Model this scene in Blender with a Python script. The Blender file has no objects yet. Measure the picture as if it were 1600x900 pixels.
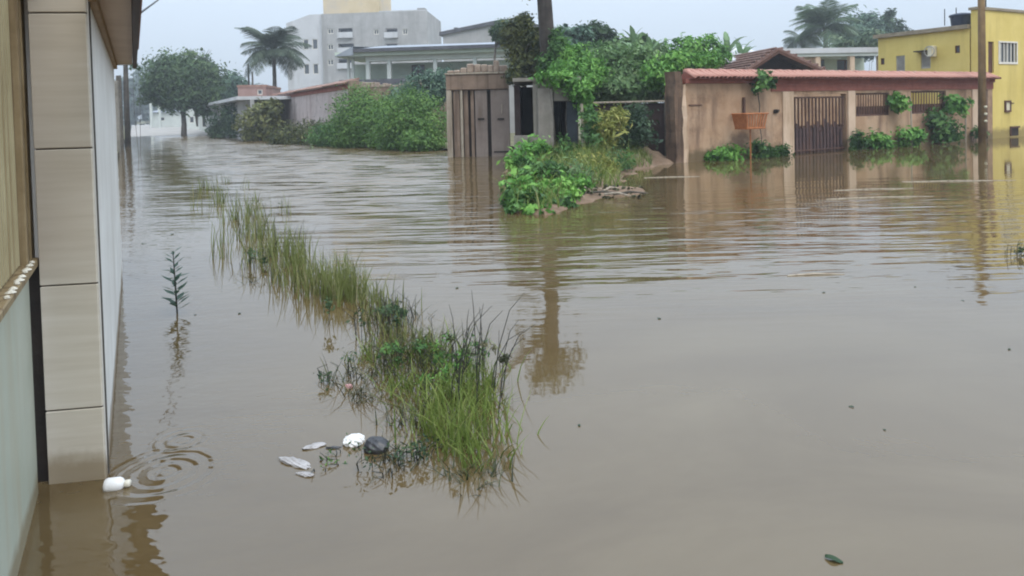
import bpy, math, random
import numpy as np
from mathutils import Vector, Matrix

# ------------------------------------------------------------------ camera
SC = bpy.context.scene
COL = SC.collection
F, CX, CY = 1100.0, 800.0, 206.6
CAM_H = 1.5
ROT = Matrix.Rotation(math.radians(90 - 1.7), 4, 'X') @ Matrix.Rotation(math.radians(-1.4), 4, 'Z')
cam_data = bpy.data.cameras.new('camera')
cam = bpy.data.objects.new('camera', cam_data)
COL.objects.link(cam)
cam.matrix_world = Matrix.Translation((0, 0, CAM_H)) @ ROT
cam_data.sensor_width = 36.0
cam_data.lens = 36.0 * F / 1600.0
cam_data.shift_y = -(450 - CY) / 1600.0
cam_data.clip_start = 0.05
cam_data.clip_end = 4000
SC.camera = cam

# ------------------------------------------------------------------ sky, sun, exposure
SUN_EL, SUN_AZ = math.radians(56), math.radians(150)     # azimuth clockwise from +Y
world = bpy.data.worlds.new('World')
SC.world = world
world.use_nodes = True
wn, wl = world.node_tree.nodes, world.node_tree.links
bg = wn['Background']
sky = wn.new('ShaderNodeTexSky')
sky.sky_type = 'NISHITA'
sky.sun_disc = False
sky.sun_elevation = SUN_EL
sky.sun_rotation = SUN_AZ
sky.air_density = 1.0
sky.dust_density = 3.0
wmix = wn.new('ShaderNodeMix'); wmix.data_type = 'RGBA'
wmix.inputs[0].default_value = 0.90                       # overcast veil over the clear sky
wtc = wn.new('ShaderNodeTexCoord'); wsep = wn.new('ShaderNodeSeparateXYZ'); wl.new(wtc.outputs['Generated'], wsep.inputs[0])
wup = wn.new('ShaderNodeMapRange'); wup.inputs[3].default_value = 1.0; wup.inputs[4].default_value = 3.6   # an overcast sky is brightest overhead
wl.new(wsep.outputs[2], wup.inputs[0])
wvm = wn.new('ShaderNodeVectorMath'); wvm.operation = 'SCALE'; wvm.inputs[0].default_value = (4.6, 5.35, 6.25)
wl.new(wup.outputs[0], wvm.inputs['Scale']); wl.new(wvm.outputs[0], wmix.inputs[7])
wl.new(sky.outputs[0], wmix.inputs[6])
wl.new(wmix.outputs[2], bg.inputs[0])
bg.inputs[1].default_value = 0.10
sun_d = bpy.data.lights.new('sun', 'SUN')
sun_d.energy = 1.5
sun_d.angle = math.radians(35)
sun_d.color = (1.0, 0.96, 0.9)
sun = bpy.data.objects.new('sun', sun_d)
COL.objects.link(sun)
sd = Vector((math.sin(SUN_AZ) * math.cos(SUN_EL), math.cos(SUN_AZ) * math.cos(SUN_EL), math.sin(SUN_EL)))
sun.rotation_euler = sd.to_track_quat('Z', 'Y').to_euler()
SC.view_settings.view_transform = 'Standard'
SC.view_settings.look = 'None'
SC.view_settings.gamma = 1.0
SC.view_settings.exposure = 0.36
SC.cycles.filter_width = 2.0                              # a soft phone lens

rng = np.random.default_rng(7)
random.seed(7)
R3 = ROT.to_3x3()
UP = Vector((0, 0, 1))

# ------------------------------------------------------------------ survey helpers (photo measurements -> places in the world)
def ray(px, py):
    return R3 @ Vector(((px - CX) / F, -(py - CY) / F, -1.0))
def W(px, py, z=0.0):
    r = ray(px, py); k = (z - CAM_H) / r.z
    return Vector((r.x * k, r.y * k, z))
def at(px, py, d):
    r = ray(px, py); k = d / r.y
    return Vector((r.x * k, d, CAM_H + r.z * k))
class Plane:
    """upright plane through P along e; local x = e, local -y faces the viewer"""
    def __init__(s, P, e):
        s.P = Vector((P[0], P[1], 0)); s.e = Vector((e[0], e[1], 0)).normalized()
        s.n = Vector((-s.e.y, s.e.x, 0)); s.rz = math.atan2(s.e.y, s.e.x)
    def sz(s, px, py):
        r = ray(px, py); C = Vector((0, 0, CAM_H))
        k = (s.P - C).dot(s.n) / r.dot(s.n)
        q = C + r * k
        return (q - s.P).dot(s.e), q.z
    def rect(s, x0, y0, x1, y1):
        a = s.sz(x0, (y0 + y1) / 2)[0]; b = s.sz(x1, (y0 + y1) / 2)[0]
        c = s.sz((x0 + x1) / 2, y0)[1]; d = s.sz((x0 + x1) / 2, y1)[1]
        return a, b, d, c
    def pt(s, a, y=0, z=0):
        return s.P + s.e * a + s.n * y + UP * z
U = Vector((-0.473, 0.881, 0)); V = Vector((0.881, 0.473, 0))

# ------------------------------------------------------------------ mesh builder
class MB:
    def __init__(s): s.v = []; s.f = []
    def add(s, vs, fs):
        n = len(s.v); s.v += [tuple(v) for v in vs]; s.f += [tuple(i + n for i in f) for f in fs]; return s
    def box(s, x0, x1, y0, y1, z0, z1):
        return s.add([(x0,y0,z0),(x1,y0,z0),(x1,y1,z0),(x0,y1,z0),(x0,y0,z1),(x1,y0,z1),(x1,y1,z1),(x0,y1,z1)],
                     [(0,3,2,1),(4,5,6,7),(0,1,5,4),(1,2,6,5),(2,3,7,6),(3,0,4,7)])
    def cbox(s, x0, x1, y0, y1, z0, z1, b=0.01):
        """box with chamfered upright and top edges"""
        b = min(b, (x1-x0)/3, (y1-y0)/3, (z1-z0)/3)
        def ring(z, i): return [(x0+i+b,y0+i,z),(x1-i-b,y0+i,z),(x1-i,y0+i+b,z),(x1-i,y1-i-b,z),(x1-i-b,y1-i,z),(x0+i+b,y1-i,z),(x0+i,y1-i-b,z),(x0+i,y0+i+b,z)]
        vs = ring(z0, b) + ring(z0 + b, 0) + ring(z1 - b, 0) + ring(z1, b)
        fs = [tuple(reversed(range(8))), tuple(range(24, 32))]
        for k in range(3):
            for i in range(8):
                j = (i + 1) % 8
                fs.append((k*8+i, k*8+j, k*8+8+j, k*8+8+i))
        return s.add(vs, fs)
    def prism(s, prof, y0, y1):
        """profile in (x, z), extruded along y"""
        n = len(prof)
        vs = [(p[0], y0, p[1]) for p in prof] + [(p[0], y1, p[1]) for p in prof]
        fs = [tuple(range(n)), tuple(reversed(range(n, 2*n)))] + [(i, i+n, (i+1) % n + n, (i+1) % n) for i in range(n)]
        return s.add(vs, fs)
    def prism_x(s, prof, x0, x1):
        """profile in (y, z), extruded along x"""
        n = len(prof)
        vs = [(x0, p[0], p[1]) for p in prof] + [(x1, p[0], p[1]) for p in prof]
        fs = [tuple(reversed(range(n))), tuple(range(n, 2*n))] + [(i, (i+1) % n, (i+1) % n + n, i+n) for i in range(n)]
        return s.add(vs, fs)
    def tube(s, pts, rad, n=8, cap=True):
        pts = [Vector(p) for p in pts]
        rad = rad if hasattr(rad, '__len__') else [rad] * len(pts)
        vs, fs = [], []
        ref = None
        for i, p in enumerate(pts):
            t = (pts[min(i+1, len(pts)-1)] - pts[max(i-1, 0)]).normalized()
            if ref is None: ref = t.orthogonal().normalized()
            a = (ref - t * ref.dot(t)).normalized(); ref = a
            b = t.cross(a)
            for k in range(n):
                th = 2 * math.pi * k / n
                vs.append(p + (a * math.cos(th) + b * math.sin(th)) * rad[i])
        for i in range(len(pts) - 1):
            for k in range(n):
                j = (k + 1) % n
                fs.append((i*n+k, i*n+j, (i+1)*n+j, (i+1)*n+k))
        if cap:
            fs.append(tuple(reversed(range(n)))); fs.append(tuple(range((len(pts)-1)*n, len(pts)*n)))
        return s.add(vs, fs)
    def lathe(s, prof, n=16, c=(0, 0, 0)):
        """profile (r, z) from bottom to top"""
        vs = [(c[0] + r*math.cos(2*math.pi*k/n), c[1] + r*math.sin(2*math.pi*k/n), c[2] + z) for r, z in prof for k in range(n)]
        fs = [(i*n+k, i*n+(k+1) % n, (i+1)*n+(k+1) % n, (i+1)*n+k) for i in range(len(prof)-1) for k in range(n)]
        fs.append(tuple(reversed(range(n)))); fs.append(tuple(range((len(prof)-1)*n, len(prof)*n)))
        return s.add(vs, fs)
    def wall(s, s0, s1, z0, z1, t, holes=()):
        """wall in local frame (front at y=0, back at y=t) with rectangular through-holes"""
        xs = sorted({s0, s1, *[h[0] for h in holes], *[h[1] for h in holes]})
        zs = sorted({z0, z1, *[h[2] for h in holes], *[h[3] for h in holes]})
        xs = [x for x in xs if s0 <= x <= s1]; zs = [z for z in zs if z0 <= z <= z1]
        def solid(i, k):
            if not (0 <= i < len(xs)-1 and 0 <= k < len(zs)-1): return False
            x, z = (xs[i]+xs[i+1])/2, (zs[k]+zs[k+1])/2
            return not any(h[0] < x < h[1] and h[2] < z < h[3] for h in holes)
        for i in range(len(xs)-1):
            for k in range(len(zs)-1):
                if not solid(i, k): continue
                a, b, c, d = xs[i], xs[i+1], zs[k], zs[k+1]
                s.add([(a,0,c),(b,0,c),(b,0,d),(a,0,d)], [(0,1,2,3)])
                s.add([(a,t,c),(b,t,c),(b,t,d),(a,t,d)], [(3,2,1,0)])
                if not solid(i-1, k): s.add([(a,0,c),(a,t,c),(a,t,d),(a,0,d)], [(3,2,1,0)])
                if not solid(i+1, k): s.add([(b,0,c),(b,t,c),(b,t,d),(b,0,d)], [(0,1,2,3)])
                if not solid(i, k-1): s.add([(a,0,c),(b,0,c),(b,t,c),(a,t,c)], [(3,2,1,0)])
                if not solid(i, k+1): s.add([(a,0,d),(b,0,d),(b,t,d),(a,t,d)], [(0,1,2,3)])
        return s
    def mesh(s, name, m, smooth=False):
        me = bpy.data.meshes.new(name)
        me.from_pydata(s.v, [], s.f); me.update()
        if m: me.materials.append(m)
        if smooth: me.polygons.foreach_set('use_smooth', [True] * len(me.polygons))
        return me
    def build(s, name, m, parent=None, loc=(0,0,0), rz=0.0, smooth=False):
        return place(name, s.mesh(name, m, smooth), parent, loc, rz)

def place(name, me, parent=None, loc=(0,0,0), rz=0.0, scale=None, rot=None):
    o = bpy.data.objects.new(name, me)
    COL.objects.link(o)
    o.location = loc
    o.rotation_euler = rot if rot is not None else (0, 0, rz)
    if scale: o.scale = scale
    if parent: o.parent = parent
    return o
def tag(o, label=None, cat=None, group=None, kind=None):
    if label: o['label'] = label
    if cat: o['category'] = cat
    if group: o['group'] = group
    if kind: o['kind'] = kind
    return o
def thing(name, label, cat, loc=(0,0,0), rz=0.0, group=None):
    o = bpy.data.objects.new(name, None)
    o.empty_display_size = 0.2
    COL.objects.link(o); o.location = loc; o.rotation_euler = (0, 0, rz)
    return tag(o, label, cat, group)
def np_mesh(name, verts, faces_flat, loop_tot, m, attr=None, smooth=False):
    """fast mesh from numpy arrays; attr = per-vertex float 'rnd'"""
    me = bpy.data.meshes.new(name)
    me.vertices.add(len(verts)); me.vertices.foreach_set('co', np.asarray(verts, np.float32).ravel())
    me.loops.add(len(faces_flat)); me.loops.foreach_set('vertex_index', np.asarray(faces_flat, np.int32))
    nf = len(loop_tot)
    me.polygons.add(nf)
    st = np.concatenate([[0], np.cumsum(loop_tot)[:-1]]).astype(np.int32)
    me.polygons.foreach_set('loop_start', st)
    if smooth: me.polygons.foreach_set('use_smooth', np.ones(nf, bool))
    me.update(calc_edges=True)
    if attr is not None:
        a = me.attributes.new('rnd', 'FLOAT', 'POINT'); a.data.foreach_set('value', np.asarray(attr, np.float32))
    if m: me.materials.append(m)
    return me

# ------------------------------------------------------------------ materials
def nt(name):
    m = bpy.data.materials.new(name); m.use_nodes = True
    return m, m.node_tree.nodes, m.node_tree.links, m.node_tree.nodes['Principled BSDF']
def ramp(n, stops):
    r = n.new('ShaderNodeValToRGB'); el = r.color_ramp.elements
    while len(el) < len(stops): el.new(0.5)
    for e, (p, c) in zip(el, stops): e.position = p; e.color = (*c, 1)
    return r
def noise(n, l, vec, scale, detail=5, rough=0.6):
    t = n.new('ShaderNodeTexNoise'); t.inputs['Scale'].default_value = scale
    t.inputs['Detail'].default_value = detail; t.inputs['Roughness'].default_value = rough
    if vec: l.new(vec, t.inputs['Vector'])
    return t
def mixcol(n, l, fac, a, col):
    mx = n.new('ShaderNodeMix'); mx.data_type = 'RGBA'
    l.new(fac, mx.inputs[0]); l.new(a, mx.inputs[6]); mx.inputs[7].default_value = (*col, 1)
    return mx.outputs[2]
def blots(n, l, tc, out, col):
    """old damp patches with ragged outlines"""
    a = noise(n, l, tc.outputs['Object'], .75, 9, .72)
    r = ramp(n, [(.50, (0,0,0)), (.60, (.65,)*3), (.75, (.8,)*3)]); l.new(a.outputs[0], r.inputs[0])
    return mixcol(n, l, r.outputs[0], out, col)
def tidemark(n, l, tc, out, col, h):
    """mud line that earlier, higher water left: a wavy band up to height h"""
    sp = n.new('ShaderNodeSeparateXYZ'); l.new(tc.outputs['Object'], sp.inputs[0])
    a = noise(n, l, tc.outputs['Object'], 3.0, 6, .7)
    k = n.new('ShaderNodeMath'); k.operation = 'MULTIPLY_ADD'; l.new(a.outputs[0], k.inputs[0]); k.inputs[1].default_value = -1.4*h; l.new(sp.outputs[2], k.inputs[2])
    m = n.new('ShaderNodeMapRange'); m.inputs[1].default_value = -.1*h; m.inputs[2].default_value = .45*h; m.inputs[3].default_value = .8; m.inputs[4].default_value = 0
    l.new(k.outputs[0], m.inputs[0])
    return mixcol(n, l, m.outputs[0], out, col)
def surf(name, c1, c2, scale=2.0, rough=0.8, streak=None, streak_sc=(6, 6, 0.6), bump=0.004, fine=60, c3=None, metallic=0.0, spec=0.3, tide=None, tide_h=.16, blot=None):
    """weathered surface: patchy noise between two colours, optional run-down streaks of a third, fine grain relief"""
    m, n, l, p = nt(name)
    tc = n.new('ShaderNodeTexCoord')
    a = noise(n, l, tc.outputs['Object'], scale, 7, 0.65)
    r = ramp(n, [(0.32, c1), (0.68, c2)] if c3 is None else [(0.28, c1), (0.5, c2), (0.74, c3)])
    l.new(a.outputs[0], r.inputs[0])
    out = r.outputs[0]
    if streak:
        mp = n.new('ShaderNodeMapping'); mp.inputs['Scale'].default_value = streak_sc
        l.new(tc.outputs['Object'], mp.inputs[0])
        b = noise(n, l, mp.outputs[0], 1.0, 6, 0.6)
        br = ramp(n, [(0.50, (0,0,0)), (0.72, (1,1,1))]); l.new(b.outputs[0], br.inputs[0])
        mx = n.new('ShaderNodeMix'); mx.data_type = 'RGBA'
        l.new(br.outputs[0], mx.inputs[0]); l.new(out, mx.inputs[6]); mx.inputs[7].default_value = (*streak, 1)
        out = mx.outputs[2]
    if blot: out = blots(n, l, tc, out, blot)
    if tide: out = tidemark(n, l, tc, out, tide, tide_h)
    l.new(out, p.inputs['Base Color'])
    g = noise(n, l, tc.outputs['Object'], fine, 4, 0.7)
    bp = n.new('ShaderNodeBump'); bp.inputs['Strength'].default_value = 0.6; bp.inputs['Distance'].default_value = bump
    l.new(g.outputs[0], bp.inputs['Height']); l.new(bp.outputs[0], p.inputs['Normal'])
    p.inputs['Roughness'].default_value = rough
    p.inputs['Metallic'].default_value = metallic
    p.inputs['Specular IOR Level'].default_value = spec
    return m
def leafmat(name, stops, transl=0.25, rough=0.55):
    m, n, l, p = nt(name)
    at_ = n.new('ShaderNodeAttribute'); at_.attribute_name = 'rnd'
    r = ramp(n, stops); l.new(at_.outputs['Fac'], r.inputs[0])
    l.new(r.outputs[0], p.inputs['Base Color'])
    p.inputs['Roughness'].default_value = rough; p.inputs['Specular IOR Level'].default_value = 0.25
    tr = n.new('ShaderNodeBsdfTranslucent'); l.new(r.outputs[0], tr.inputs[0])
    mx = n.new('ShaderNodeMixShader'); mx.inputs[0].default_value = transl
    l.new(p.outputs[0], mx.inputs[1]); l.new(tr.outputs[0], mx.inputs[2])
    l.new(mx.outputs[0], n['Material Output'].inputs[0])
    return m

M = {}
M['lf_mid'] = leafmat('lf_mid', [(0, (0.030,0.068,0.022)), (.5, (0.068,0.155,0.043)), (1, (0.135,0.257,0.068))])
M['lf_bright'] = leafmat('lf_bright', [(0, (0.048,0.127,0.026)), (.5, (0.119,0.287,0.055)), (1, (0.240,0.446,0.096))])
M['lf_dark'] = leafmat('lf_dark', [(0, (0.022,0.046,0.024)), (.5, (0.047,0.088,0.043)), (1, (0.095,0.149,0.068))])
M['lf_olive'] = leafmat('lf_olive', [(0, (0.054,0.061,0.020)), (.5, (0.121,0.135,0.043)), (1, (0.230,0.230,0.081))])
M['lf_yellow'] = leafmat('lf_yellow', [(0, (0.108,0.135,0.027)), (.5, (0.257,0.284,0.068)), (1, (0.459,0.432,0.135))])
M['lf_blue'] = leafmat('lf_blue', [(0, (0.041,0.081,0.061)), (.5, (0.081,0.149,0.101)), (1, (0.149,0.230,0.149))])
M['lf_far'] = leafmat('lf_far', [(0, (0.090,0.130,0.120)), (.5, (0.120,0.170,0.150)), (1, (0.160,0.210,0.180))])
M['grass'] = leafmat('grass', [(0, (.04,.06,.016)), (.45, (.10,.14,.03)), (.8, (.17,.20,.05)), (1, (.26,.23,.11))], 0.3)
M['grass_dry'] = leafmat('grass_dry', [(0, (.03,.035,.02)), (.5, (.09,.10,.05)), (1, (.20,.18,.10))], 0.2)
M['reed'] = leafmat('reed', [(0, (.055,.05,.025)), (.3, (.11,.13,.04)), (.6, (.19,.225,.07)), (1, (.34,.31,.17))], 0.3)
M['grass_near'] = leafmat('grass_near', [(0, (.05,.07,.02)), (.4, (.13,.19,.04)), (.8, (.22,.28,.07)), (1, (.33,.33,.14))], 0.3)
M['twig_dark'] = surf('twig_dark', (.018,.02,.018), (.05,.05,.04), 20, .8)
M['bark'] = surf('bark', (.05,.045,.035), (.13,.11,.09), 6, .9, bump=.02, fine=25)
M['pole_wood'] = surf('pole_wood', (.03,.026,.022), (.085,.07,.055), 3, .85, streak=(.02,.017,.014), streak_sc=(14,14,.5), bump=.006, fine=30)
M['trunk_dark'] = surf('trunk_dark', (.022,.018,.015), (.06,.05,.042), 3, .9, streak=(.012,.01,.009), streak_sc=(10,10,.6), bump=.015, fine=22)
M['pole_brown'] = surf('pole_brown', (.12,.07,.03), (.22,.14,.06), 3, .85, streak=(.07,.04,.02), streak_sc=(14,14,.5), bump=.006, fine=30)
M['white_wall'] = surf('white_wall', (.62,.60,.56), (.78,.77,.74), 1.3, .75, streak=(.60,.575,.53), streak_sc=(.8,.8,.5), bump=.002, tide=(.22,.16,.10), tide_h=.09)
M['soffit'] = surf('soffit', (.48,.37,.29), (.60,.48,.39), 1.5, .8, bump=.002)
M['fascia'] = surf('fascia', (.025,.012,.010), (.05,.028,.022), 4, .6)
M['moulding'] = surf('moulding', (.22,.14,.07), (.33,.22,.12), 4, .6)
M['grout'] = surf('grout', (.05,.045,.035), (.10,.085,.07), 20, .9)
M['black_metal_and_gap'] = surf('black_metal_and_gap', (.010,.008,.007), (.025,.018,.014), 6, .55)  # metal fittings; also the shade strip between gate and pillar
M['gate_rib'] = surf('gate_rib', (.36,.30,.17), (.48,.42,.26), 2.5, .55, streak=(.24,.17,.08), streak_sc=(12,12,.7), bump=.001)
M['gate_frame'] = surf('gate_frame', (.20,.14,.07), (.34,.26,.15), 5, .5, streak=(.09,.05,.025), streak_sc=(30,30,1.2), bump=.001)
M['gate_panel'] = surf('gate_panel', (.40,.44,.36), (.52,.54,.46), 1.3, .45, streak=(.42,.40,.30), streak_sc=(5,5,.5), bump=.001, tide=(.24,.19,.11), tide_h=.10)
M['wall_tan'] = surf('wall_tan', (.29,.170,.095), (.42,.275,.172), 1.0, .88, streak=(.20,.125,.08), streak_sc=(2.6,2.6,.4), bump=.01, c3=(.46,.335,.235), blot=(.165,.10,.065), tide=(.10,.075,.035), tide_h=.35)
M['wall_band'] = surf('wall_band', (.20,.065,.045), (.30,.11,.08), 3, .8)
M['wall_pale'] = surf('wall_pale', (.50,.36,.25), (.60,.45,.33), 2, .85, streak=(.33,.22,.13), streak_sc=(3,3,.4))
M['tile_red'] = surf('tile_red', (.22,.085,.065), (.40,.20,.155), 3.0, .8, c3=(.36,.27,.20), bump=.004)
M['rust'] = surf('rust', (.05,.028,.024), (.10,.052,.038), 4, .75, streak=(.03,.02,.02), streak_sc=(8,8,.6), c3=(.13,.07,.045), bump=.003)
M['rust_panel'] = surf('rust_panel', (.040,.026,.028), (.085,.05,.045), 3, .75, streak=(.025,.02,.022), streak_sc=(8,8,.6), c3=(.11,.06,.045), bump=.003)
M['rust_bar'] = surf('rust_bar', (.09,.045,.032), (.17,.09,.06), 6, .75)
M['basket'] = surf('basket', (.30,.10,.032), (.44,.17,.065), 8, .65, bump=.002)
M['basket_slat'] = surf('basket_slat', (.40,.23,.12), (.52,.33,.19), 8, .65)
M['pillar_grey'] = surf('pillar_grey', (.15,.133,.113), (.26,.238,.208), 2.5, .9, streak=(.15,.14,.11), streak_sc=(4,4,.4), bump=.006)
M['pillar_weathered'] = surf('pillar_weathered', (.08,.052,.036), (.20,.125,.08), 3, .9, streak=(.05,.032,.022), streak_sc=(7,7,.5), bump=.012, fine=20)
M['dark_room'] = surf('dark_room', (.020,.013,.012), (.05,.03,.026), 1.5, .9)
M['door_dark'] = surf('door_dark', (.018,.025,.034), (.04,.05,.06), 3, .5)
M['yellow'] = surf('yellow', (.58,.445,.12), (.68,.54,.18), .8, .8, streak=(.50,.38,.11), streak_sc=(1.5,1.5,.25), bump=.003, tide=(.22,.16,.06), tide_h=.4)
M['coping_grey'] = surf('coping_grey', (.20,.16,.11), (.33,.28,.20), 3, .85)
M['win_frame'] = surf('win_frame', (.62,.58,.50), (.74,.70,.62), 4, .6)
M['win_brown'] = surf('win_brown', (.07,.03,.018), (.12,.05,.03), 4, .6)
M['shutter'] = surf('shutter', (.30,.28,.25), (.40,.38,.34), 5, .6)
M['tank'] = surf('tank', (.02,.028,.05), (.035,.045,.075), 3, .5)
M['ac'] = surf('ac', (.55,.50,.36), (.66,.60,.44), 5, .6)
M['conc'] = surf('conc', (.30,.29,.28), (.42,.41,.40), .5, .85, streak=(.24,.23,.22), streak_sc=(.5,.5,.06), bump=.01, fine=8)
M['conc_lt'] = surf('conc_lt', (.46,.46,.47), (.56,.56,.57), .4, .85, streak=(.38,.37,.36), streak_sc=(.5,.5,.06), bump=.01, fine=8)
M['tower'] = surf('tower', (.52,.40,.22), (.62,.50,.32), .25, .85, c3=(.48,.42,.36))
M['housegreen'] = surf('housegreen', (.44,.50,.42), (.55,.61,.52), 1, .8)
M['housewhite'] = surf('housewhite', (.46,.49,.46), (.58,.60,.56), 1, .8)
M['roof_grey'] = surf('roof_grey', (.22,.24,.27), (.33,.36,.40), .7, .7)
M['roof_dark'] = surf('roof_dark', (.06,.06,.07), (.12,.12,.13), 1.5, .7)
M['roof_brown'] = surf('roof_brown', (.10,.055,.045), (.20,.115,.09), 3, .8, c3=(.27,.19,.16))
M['pinkwall'] = surf('pinkwall', (.42,.35,.33), (.54,.46,.44), .8, .85, streak=(.33,.25,.23), streak_sc=(1,1,.25), blot=(.26,.21,.19))
M['copingbrown'] = surf('copingbrown', (.20,.11,.085), (.36,.22,.17), 2, .8)
M['ceramic_red'] = surf('ceramic_red', (.22,.13,.11), (.32,.21,.18), 1, .85)
M['rubble'] = surf('rubble', (.22,.16,.12), (.42,.33,.26), 4, .9, bump=.02, fine=14)
M['gatewall'] = surf('gatewall', (.17,.115,.08), (.28,.20,.145), 1.5, .85, streak=(.10,.065,.045), streak_sc=(6,6,.3), bump=.006)
M['gatesheet'] = surf('gatesheet', (.20,.155,.13), (.28,.225,.19), 1.2, .7, streak=(.14,.10,.075), streak_sc=(3,3,.4), bump=.002)
M['palewood'] = surf('palewood', (.30,.25,.19), (.42,.36,.28), 4, .8, streak=(.17,.12,.08), streak_sc=(14,14,.5))
M['slot'] = surf('slot', (.018,.012,.009), (.04,.027,.02), 5, .8)
M['mud'] = surf('mud', (.12,.078,.046), (.23,.155,.105), 3, .9, bump=.03, fine=9)
M['plastic_white'] = surf('plastic_white', (.72,.71,.70), (.86,.85,.84), 9, .35, bump=.004, fine=25, spec=.5)
M['plastic_dark'] = surf('plastic_dark', (.018,.018,.022), (.04,.04,.045), 9, .35, bump=.003, fine=25, spec=.5)
M['plastic_clear'] = surf('plastic_clear', (.24,.22,.21), (.46,.44,.44), 14, .25, bump=.006, fine=30, spec=.6)
M['plastic_pink'] = surf('plastic_pink', (.42,.22,.22), (.55,.33,.32), 9, .5)
M['cap_cream'] = surf('cap_cream', (.66,.62,.52), (.76,.72,.62), 9, .4)
M['glass'] = surf('glass', (.045,.055,.065), (.09,.10,.115), 1.5, .12, spec=.5)
M['lf_dull'] = leafmat('lf_dull', [(0, (.03,.06,.025)), (.5, (.06,.11,.045)), (1, (.12,.18,.075))])
M['lf_mixed'] = leafmat('lf_mixed', [(0, (.03,.045,.02)), (.5, (.075,.09,.03)), (1, (.17,.18,.06))])
M['lf_pale'] = leafmat('lf_pale', [(0, (.06,.12,.04)), (.5, (.14,.24,.09)), (1, (.28,.38,.18))])
M['lf_hedge'] = leafmat('lf_hedge', [(0, (.04,.09,.02)), (.5, (.10,.205,.045)), (1, (.19,.31,.075))])
M['palm_leaf'] = leafmat('palm_leaf', [(0, (0.042,0.063,0.042)), (.5, (0.071,0.100,0.063)), (1, (0.117,0.143,0.092))])
M['palm_leaf_r'] = leafmat('palm_leaf_r', [(0, (0.049,0.086,0.049)), (.5, (0.097,0.151,0.081)), (1, (0.216,0.270,0.151))])
M['banana'] = leafmat('banana', [(0, (0.068,0.135,0.061)), (.5, (0.135,0.230,0.108)), (1, (0.270,0.365,0.189))])
M['wire'] = surf('wire', (.02,.02,.02), (.04,.04,.04), 4, .6)
M['road'] = surf('road', (.26,.24,.22), (.36,.34,.31), .4, .9, bump=.01)

def tile_mat():
    """beige wood-grain ceramic: fine horizontal streaks in the glaze"""
    m, n, l, p = nt('tile_beige')
    tc = n.new('ShaderNodeTexCoord'); oi = n.new('ShaderNodeObjectInfo')
    ad = n.new('ShaderNodeVectorMath'); ad.operation = 'ADD'
    l.new(tc.outputs['Object'], ad.inputs[0]); l.new(oi.outputs['Random'], ad.inputs[1])
    mp = n.new('ShaderNodeMapping'); mp.inputs['Scale'].default_value = (1.6, 1.6, 26)
    l.new(ad.outputs[0], mp.inputs[0])
    a = noise(n, l, mp.outputs[0], 1.0, 7, 0.62)
    r = ramp(n, [(0.25, (.50,.445,.365)), (0.5, (.57,.515,.435)), (0.75, (.62,.57,.495))])
    l.new(a.outputs[0], r.inputs[0]); l.new(tidemark(n, l, tc, r.outputs[0], (.26,.20,.125), .13), p.inputs['Base Color'])
    bp = n.new('ShaderNodeBump'); bp.inputs['Strength'].default_value = .4; bp.inputs['Distance'].default_value = .001
    l.new(a.outputs[0], bp.inputs['Height']); l.new(bp.outputs[0], p.inputs['Normal'])
    p.inputs['Roughness'].default_value = .42; p.inputs['Specular IOR Level'].default_value = .35
    return m
M['tile_beige'] = tile_mat()

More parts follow.
